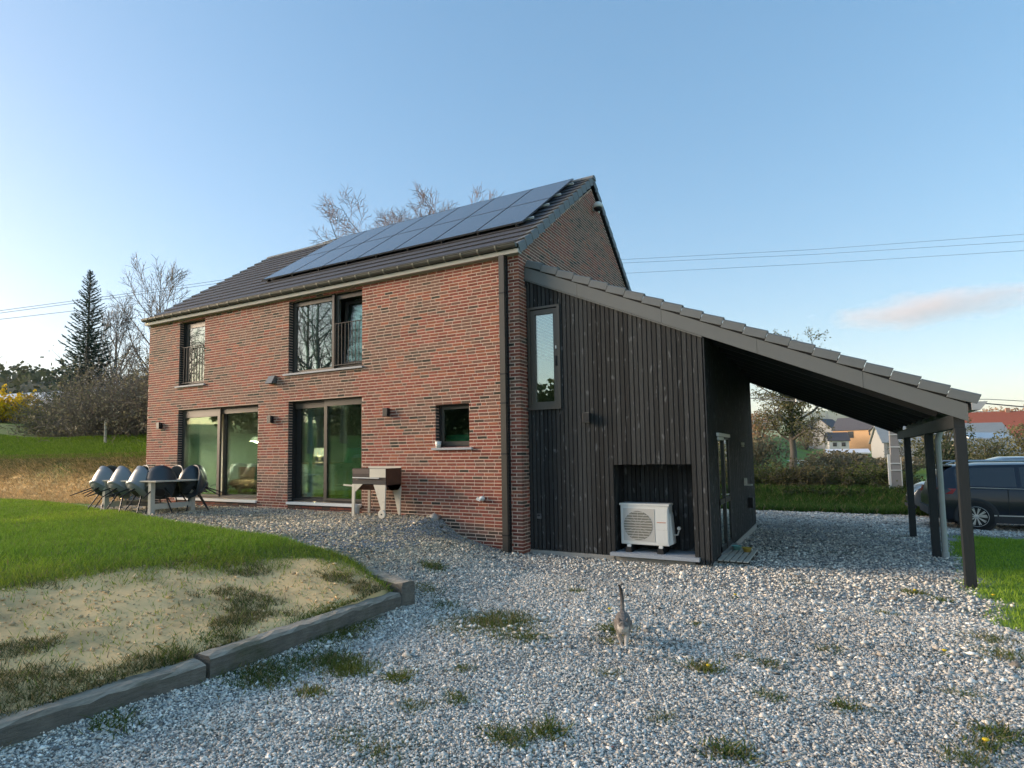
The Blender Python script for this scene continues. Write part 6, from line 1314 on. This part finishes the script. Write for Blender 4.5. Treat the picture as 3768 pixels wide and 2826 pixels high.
# ------------------------------------------------------------------ cars
def car(label, loc, rz, paint, st_, ln, wid, tail='suv'):
    """built along local x (front at +x), right side at -y; st_: stations (x, zsill, zbelt, zroof, wbelt, wroof)"""
    c = thing('parked_car', label, 'car', loc, rz, 'cars parked beyond the carport'); hw = wid / 2; body = MB(); glass = MB()
    S = np.array(st_)
    def sec(s):
        x, zs, zb, zr, wb, wr = s; w = hw * wb; wt = hw * wr
        side = [(w * .94, zs), (w * .995, zs + .14), (w, lerp(zs, zb, .55)), (w * .985, zb - .06), (w * .965, zb), (lerp(w * .955, wt, .12), lerp(zb, zr, .10)), (lerp(w * .955, wt, .86), lerp(zb, zr, .86)), (wt * .97, lerp(zb, zr, .97)), (wt * .80, zr + .012), (wt * .4, zr + .03)]
        return [(x, -p, q) for p, q in side] + [(x, 0, zr + .036)] + [(x, p, q) for p, q in side[::-1]]
    xs = np.arange(S[0, 0], S[-1, 0] + .001, .09); xs[-1] = S[-1, 0]
    def itp(x):
        return [x] + [float(np.interp(x, S[:, 0], S[:, k])) for k in range(1, 6)]
    rows = [sec(itp(x)) for x in xs]; n = len(rows[0]); cabin = [itp(x)[3] - itp(x)[2] > .30 for x in xs]
    V = [p for r_ in rows for p in r_]; F = []; G_ = []
    for i in range(len(rows) - 1):
        for j in range(n - 1):
            f = (i * n + j, (i + 1) * n + j, (i + 1) * n + j + 1, i * n + j + 1); xm = (xs[i] + xs[i + 1]) / 2
            win = j in (5, n - 7) and cabin[i] and cabin[i + 1] and xm > S[0, 0] + .55 and not any(abs(xm - p) < .05 for p in (-.36, .62))
            (G_ if win else F).append(f)
    F += [tuple(range(n))[::-1], tuple((len(rows) - 1) * n + k for k in range(n))]
    body.add(V, F); bo = body.build('body', paint, c, smooth=True, recalc=True); m = bo.modifiers.new('n', 'EDGE_SPLIT'); m.split_angle = math.radians(38)
    g = MB(); g.add([(p[0], p[1] * 1.001, p[2]) for p in V], G_); g.build('side_window', CARG, c, smooth=True)
    for xw in (-ln * .5 + .90, ln * .5 - .88):
        for sg in (-1, 1):
            yw = sg * (hw - .088)
            w_ = MB().lathe([(.20, -.115), (.30, -.12), (.345, -.10), (.352, -.05), (.352, .05), (.345, .10), (.30, .12), (.20, .115)], 30, (xw, yw, .352), 'y', cap=False).build('wheel', TYRE, c, smooth=True)
            MB().lathe([(.215, -.10), (.238, -.118), (.245, -.118), (.245, .118), (.215, .10)], 30, (xw, yw, .352), 'y', cap=False).build('rim', ALU, w_, smooth=True); MB().lathe([(.0, 0), (.22, 0)], 24, (xw, yw + sg * .05, .352), 'y').build('brake_disc', MT['black'], w_)
            sp = MB()
            for k in range(10):
                for dl in (-.08, .08): a = k * PI / 5; sp.bar((xw + .05 * math.cos(a), yw + sg * .10, .352 + .05 * math.sin(a)), (xw + .225 * math.cos(a + dl), yw + sg * .105, .352 + .225 * math.sin(a + dl)), .018, .022, (0, 1, 0))
            sp.lathe([(.0, .105 * sg), (.055, .10 * sg), (.06, .08 * sg)], 12, (xw, yw, .352), 'y'); sp.build('spokes', ALU, w_)
            P_ = []
            for rr_, oy in ((.355, .004), (.42, .022), (.445, .012), (.45, -.03)): P_.append([(xw + rr_ * math.cos(a), sg * (hw * .995 + oy), .352 + rr_ * math.sin(a)) for a in np.linspace(-.30, PI + .30, 22)])
            MB().grid(P_).build('wheel_arch', CLAD, c, smooth=True); MB().lathe([(.0, 0), (.41, 0), (.41, -.10 * sg)], 26, (xw, sg * (hw * .995 + .002), .352), 'y').build('wheel_well', MT['black'], c)
    MB().box(-ln / 2 + 1.25, ln / 2 - 1.25, -hw - .004, -hw * .9, .20, .36).build('sill_cladding', CLAD, c); MB().box(-ln / 2 + 1.25, ln / 2 - 1.25, hw * .9, hw + .004, .20, .36).build('sill_cladding', CLAD, c)
    MB().box(-ln / 2 + .35, -ln / 2 + .55, -hw * .8, hw * .8, .17, .30).build('underbody', MT['black'], c)
    return c
TYRE = M('tyre_rubber', (.012, .012, .012), .85); ALU = M('alloy', (.60, .60, .60), .35, .7, var=.05); CLAD = M('grey_black_cladding', (.035, .036, .038), .7, var=.1); CARG = M('privacy_glass', (.012, .016, .020), .08, spec=.9)
NAVY = M('navy_car_paint', (.010, .014, .024), .30, .0, var=.04, coat=.5, spec=.4); SILV = M('blue_grey_car_paint', (.095, .115, .13), .3, .4, var=.04, coat=.8); TAILR = M('red_lamp', (.42, .012, .012), .2, coat=.6); LAMPG = M('headlamp_glass', (.40, .43, .45), .12, .5)
suv = [(-2.15, .42, .80, .84, .86, .60), (-2.12, .36, .94, 1.00, .93, .66), (-2.02, .30, 1.02, 1.22, .97, .68), (-1.85, .26, 1.05, 1.46, .99, .72), (-1.62, .25, 1.05, 1.585, 1.0, .74), (-1.1, .25, 1.04, 1.63, 1.0, .76), (-.2, .25, 1.02, 1.645, 1.0, .77), (.4, .25, 1.00, 1.61, 1.0, .76), (.95, .25, .99, 1.30, .99, .74), (1.30, .25, .97, 1.04, .98, .74), (1.8, .27, .90, .96, .95, .70), (2.08, .34, .78, .82, .86, .62), (2.16, .42, .64, .68, .78, .55)]
c1 = car('dark navy estate-style off-roader seen from its right rear, partly behind the front carport post', (9.20, 10.15, -.945), .02, NAVY, suv, 4.32, 1.86)
for sg in (-1, 1):
    MB().tube([(-1.75, sg * .66, 1.63), (-1.6, sg * .68, 1.70), (.2, sg * .69, 1.72), (.5, sg * .68, 1.655)], .022, 6).build('roof_rail', ALU, c1)
    MB().hexa([(-2.13, sg * .62, .90), (-1.70, sg * .925, .92), (-1.70, sg * .935, .90), (-2.14, sg * .86, .88), (-2.10, sg * .62, 1.05), (-1.62, sg * .915, 1.03), (-1.62, sg * .925, 1.01), (-2.10, sg * .85, 1.05)] if sg > 0 else [(-2.14, sg * .86, .88), (-1.70, sg * .935, .90), (-1.70, sg * .925, .92), (-2.13, sg * .62, .90), (-2.10, sg * .85, 1.05), (-1.62, sg * .925, 1.01), (-1.62, sg * .915, 1.03), (-2.10, sg * .62, 1.05)]).build('tail_light', TAILR, c1)
    MB().box(-.30, -.12, sg * .94 - .012, sg * .94 + .012, .86, .885).build('door_handle', NAVY, c1)
    MB().bar((-1.55, sg * .915, 1.065), (.95, sg * .905, 1.01), .014, .012).build('window_trim', ALU, c1)
for sg in (-1, 1):
    for xx, z0_, z1_ in ((-.62, .42, 1.02), (.40, .40, 1.0), (1.22, .48, .96)): MB().box(xx - .006, xx + .006, sg * .928 - .006, sg * .928 + .006, z0_, z1_).build('door_seam', MT['black'], c1)
    MB().box(-1.2, 1.25, sg * .936 - .006, sg * .936 + .006, .375, .40).build('side_moulding', ALU, c1)
    MB().box(.66, .86, sg * .96 - .09, sg * .96 + .09, .98, 1.11).build('wing_mirror', NAVY, c1)
MB().hexa([(-2.02, -.60, 1.20), (-1.86, -.62, 1.20), (-1.86, .62, 1.20), (-2.02, .60, 1.20), (-1.92, -.58, 1.45), (-1.80, -.58, 1.45), (-1.80, .58, 1.45), (-1.92, .58, 1.45)]).build('rear_window', CARG, c1)
MB().box(-2.02, -1.62, -.60, .60, 1.575, 1.61).build('spoiler', NAVY, c1); MB().box(-2.19, -2.10, -.75, .75, .36, .56).build('bumper', CLAD, c1)
sed = [(-2.25, .42, .90, .94, .84, .6), (-2.15, .30, 1.02, 1.30, .94, .66), (-1.7, .25, 1.08, 1.62, .99, .74), (-1.15, .25, 1.09, 1.74, 1.0, .76), (-.5, .25, 1.09, 1.80, 1.0, .78), (.0, .25, 1.08, 1.79, 1.0, .78), (.35, .25, 1.07, 1.68, 1.0, .77), (1.05, .25, 1.05, 1.28, .99, .75), (1.40, .25, 1.03, 1.10, .98, .72), (1.9, .28, .98, 1.02, .94, .70), (2.15, .36, .84, .89, .85, .62), (2.25, .42, .66, .70, .76, .55)]
c2 = car('blue-grey car parked nose to the left behind the carport posts', (9.25, 13.6, -.98), PI + .03, SILV, sed, 4.5, 1.82)
for sg in (-1, 1): MB().hexa([(2.0, sg * .55, .70), (2.19, sg * .56, .70), (1.98, sg * .83, .72), (1.80, sg * .86, .72), (1.92, sg * .55, .89), (2.12, sg * .56, .87), (1.90, sg * .84, .91), (1.70, sg * .87, .91)]).build('headlight', LAMPG, c2)
MB().box(2.16, 2.29, -.5, .5, .44, .58).build('front_grille', MT['black'], c2); MB().box(2.15, 2.30, -.72, .72, .28, .36).build('bumper', CLAD, c2); MB().box(2.23, 2.275, -.5, .5, .60, .625).build('chrome_bar', ALU, c2)
MB().hexa([(.70, -.62, 1.12), (1.36, -.66, 1.12), (1.36, .66, 1.12), (.70, .62, 1.12), (.30, -.56, 1.66), (.45, -.58, 1.66), (.45, .58, 1.66), (.30, .56, 1.66)]).build('windscreen', CARG, c2)

# ------------------------------------------------------------------ utility pole, wires, cloud
po = thing('utility_pole', 'grey concrete utility pole with a white cable guard beyond the driveway', 'pole', (6.95, 17.1, hz(6.95, 17.1) - .1), .1)
MB().hexa([(-.15, -.11, -.3), (.15, -.11, -.3), (.15, .11, -.3), (-.15, .11, -.3), (-.11, -.09, 3.6), (.11, -.09, 3.6), (.11, .09, 3.6), (-.11, .09, 3.6)]).build('shaft', M('pole_concrete', (.30, .28, .26), .9, var=.15, scale=2, bump=.3), po)
for z in (.9, 1.15, 1.75, 2.2, 2.45): MB().box(-.165, .165, -.135, -.115, z, z + .035).build('band', MT['white_plastic'], po)
MB().box(-.24, -.16, -.10, -.02, -.2, 1.5).build('cable_guard', MT['white_plastic'], po); MB().box(.15, .175, -.12, -.06, -.2, 1.4).build('edge_strip', MT['white_plastic'], po)
WIRE = M('cable_grey', (.09, .10, .11), .6)
def cable(pts, label, rad, grp): tag(MB().tube([_unp(px_, py_, D) for px_, py_, D in pts], rad, 5).build('power_line', WIRE), label, 'cable', grp)
def _unp(px_, py_, D):
    d = np.array(_f) + np.array(_r) * (px_ - 1884 + 154.4) / 2249.5 - np.array(_u) * (py_ - 1413 - 91.6) / 2249.5; return tuple(cp + d * D / math.hypot(d[0], d[1]))
def curve(pts):
    a = np.array(pts, float); t = np.linspace(0, 1, 25); k = np.linspace(0, 1, len(a)); return [tuple(np.interp(q, k, a[:, j]) for j in range(3)) for q in t]
GW = 'overhead wires passing behind the house'
cable([(-500, 1213, 60), (0, 1143, 62), (420, 1087, 65), (840, 1027, 70), (1500, 985, 78), (2290, 955, 88), (3000, 918, 92), (3768, 862, 92), (4300, 815, 92)], 'topmost of the three thin overhead wires right of the gable', .020, GW)
cable([(-500, 1222, 60), (0, 1152, 62), (420, 1096, 65), (840, 1037, 70), (1500, 997, 78), (2290, 968, 88), (3000, 936, 92), (3768, 888, 92), (4300, 850, 92)], 'middle of the three thin overhead wires right of the gable', .020, GW)
cable([(-500, 1240, 60), (0, 1175, 62), (420, 1127, 65), (840, 1078, 70), (1500, 1040, 78), (2290, 1006, 88), (3000, 970, 92), (3768, 922, 92), (4300, 890, 92)], 'lowest of the three thin overhead wires right of the gable', .020, GW)
G2 = 'low wires behind the carport'
cable([(2600, 1440, 27), (2780, 1456, 26), (2930, 1470, 25), (3280, 1470, 23), (3640, 1469, 23), (3768, 1476, 23), (4200, 1500, 23)], 'thin upper wire running past the low end of the carport roof', .009, G2)
cable([(2600, 1455, 27), (2780, 1466, 26), (2930, 1476, 25), (3280, 1480, 23), (3610, 1483, 23), (3768, 1497, 23), (4200, 1530, 23)], 'thicker lower wire running past the low end of the carport roof', .018, G2)
t = thing('insulator', 'small white insulator on the wires in front of the budding tree', 'insulator', _unp(2931, 1473, 25)); MB().lathe([(.0, -.06), (.05, -.05), (.03, 0), (.05, .05), (.0, .06)], 10).build('body', MT['white_plastic'], t)
# ------------------------------------------------------------------ evening cloud
def M_cloud():
    m, nt, out = new_mat('cloud_vapour'); tc = nd(nt, "ShaderNodeTexCoord"); mp = nd(nt, "ShaderNodeMapping"); nt.links.new(tc.outputs['Generated'], mp.inputs[0])
    sx = nd(nt, "ShaderNodeVectorMath", operation='SUBTRACT'); sx.inputs[1].default_value = (.5, .5, .5); nt.links.new(tc.outputs['Generated'], sx.inputs[0])
    ln = nd(nt, "ShaderNodeVectorMath", operation='LENGTH'); nt.links.new(sx.outputs[0], ln.inputs[0])
    n1 = noise(nt, texco(nt, 1, (.0045, .0045, .012)), 1.0, 6, .62)
    a = nd(nt, "ShaderNodeMath", operation='MULTIPLY'); a.inputs[1].default_value = 2.0; nt.links.new(ln.outputs['Value'], a.inputs[0])
    b_ = nd(nt, "ShaderNodeMath", operation='MULTIPLY_ADD'); b_.inputs[1].default_value = -1.0; b_.inputs[2].default_value = .62; nt.links.new(a.outputs[0], b_.inputs[0])
    c = nd(nt, "ShaderNodeMath", operation='MULTIPLY_ADD'); c.inputs[1].default_value = 1.25; nt.links.new(n1, c.inputs[0]); nt.links.new(b_.outputs[0], c.inputs[2])
    d = nd(nt, "ShaderNodeMapRange"); d.inputs[1].default_value = .60; d.inputs[2].default_value = 1.15; d.inputs[3].default_value = 0; d.inputs[4].default_value = .0085; nt.links.new(c.outputs[0], d.inputs[0])
    v = nd(nt, "ShaderNodeVolumePrincipled"); v.inputs['Color'].default_value = (1.0, .84, .80, 1); v.inputs['Anisotropy'].default_value = .2; nt.links.new(d.outputs[0], v.inputs['Density']); nt.links.new(v.outputs[0], out.inputs['Volume']); return m  # pink of the low sun put into the vapour colour
_cp = _unp(3420, 1128, 3000); b = MB(); b.box(-620, 620, -150, 150, -110, 110); o = b.build('cloud', M_cloud(), None, loc=_cp); o.rotation_euler = (0, 0, -.10); tag(o, 'long low pinkish-grey cloud above the low end of the carport roof', 'cloud')
# ------------------------------------------------------------------ evening haze
def M_haze():
    m, nt, out = new_mat('evening_haze'); v = nd(nt, "ShaderNodeVolumePrincipled"); v.inputs['Color'].default_value = (.90, .90, .95, 1); v.inputs['Density'].default_value = HAZE_DENSITY; v.inputs['Anisotropy'].default_value = .0
    nt.links.new(v.outputs[0], out.inputs['Volume']); return m
HAZE_DENSITY = .00010
_zs = np.concatenate([ZZ.ravel()]); tag(MB().box(-7600, 7600, -7600, 7600, float(_zs.min()) - 1.0, float(_zs.max()) + 20).build('haze', M_haze()), kind='stuff')
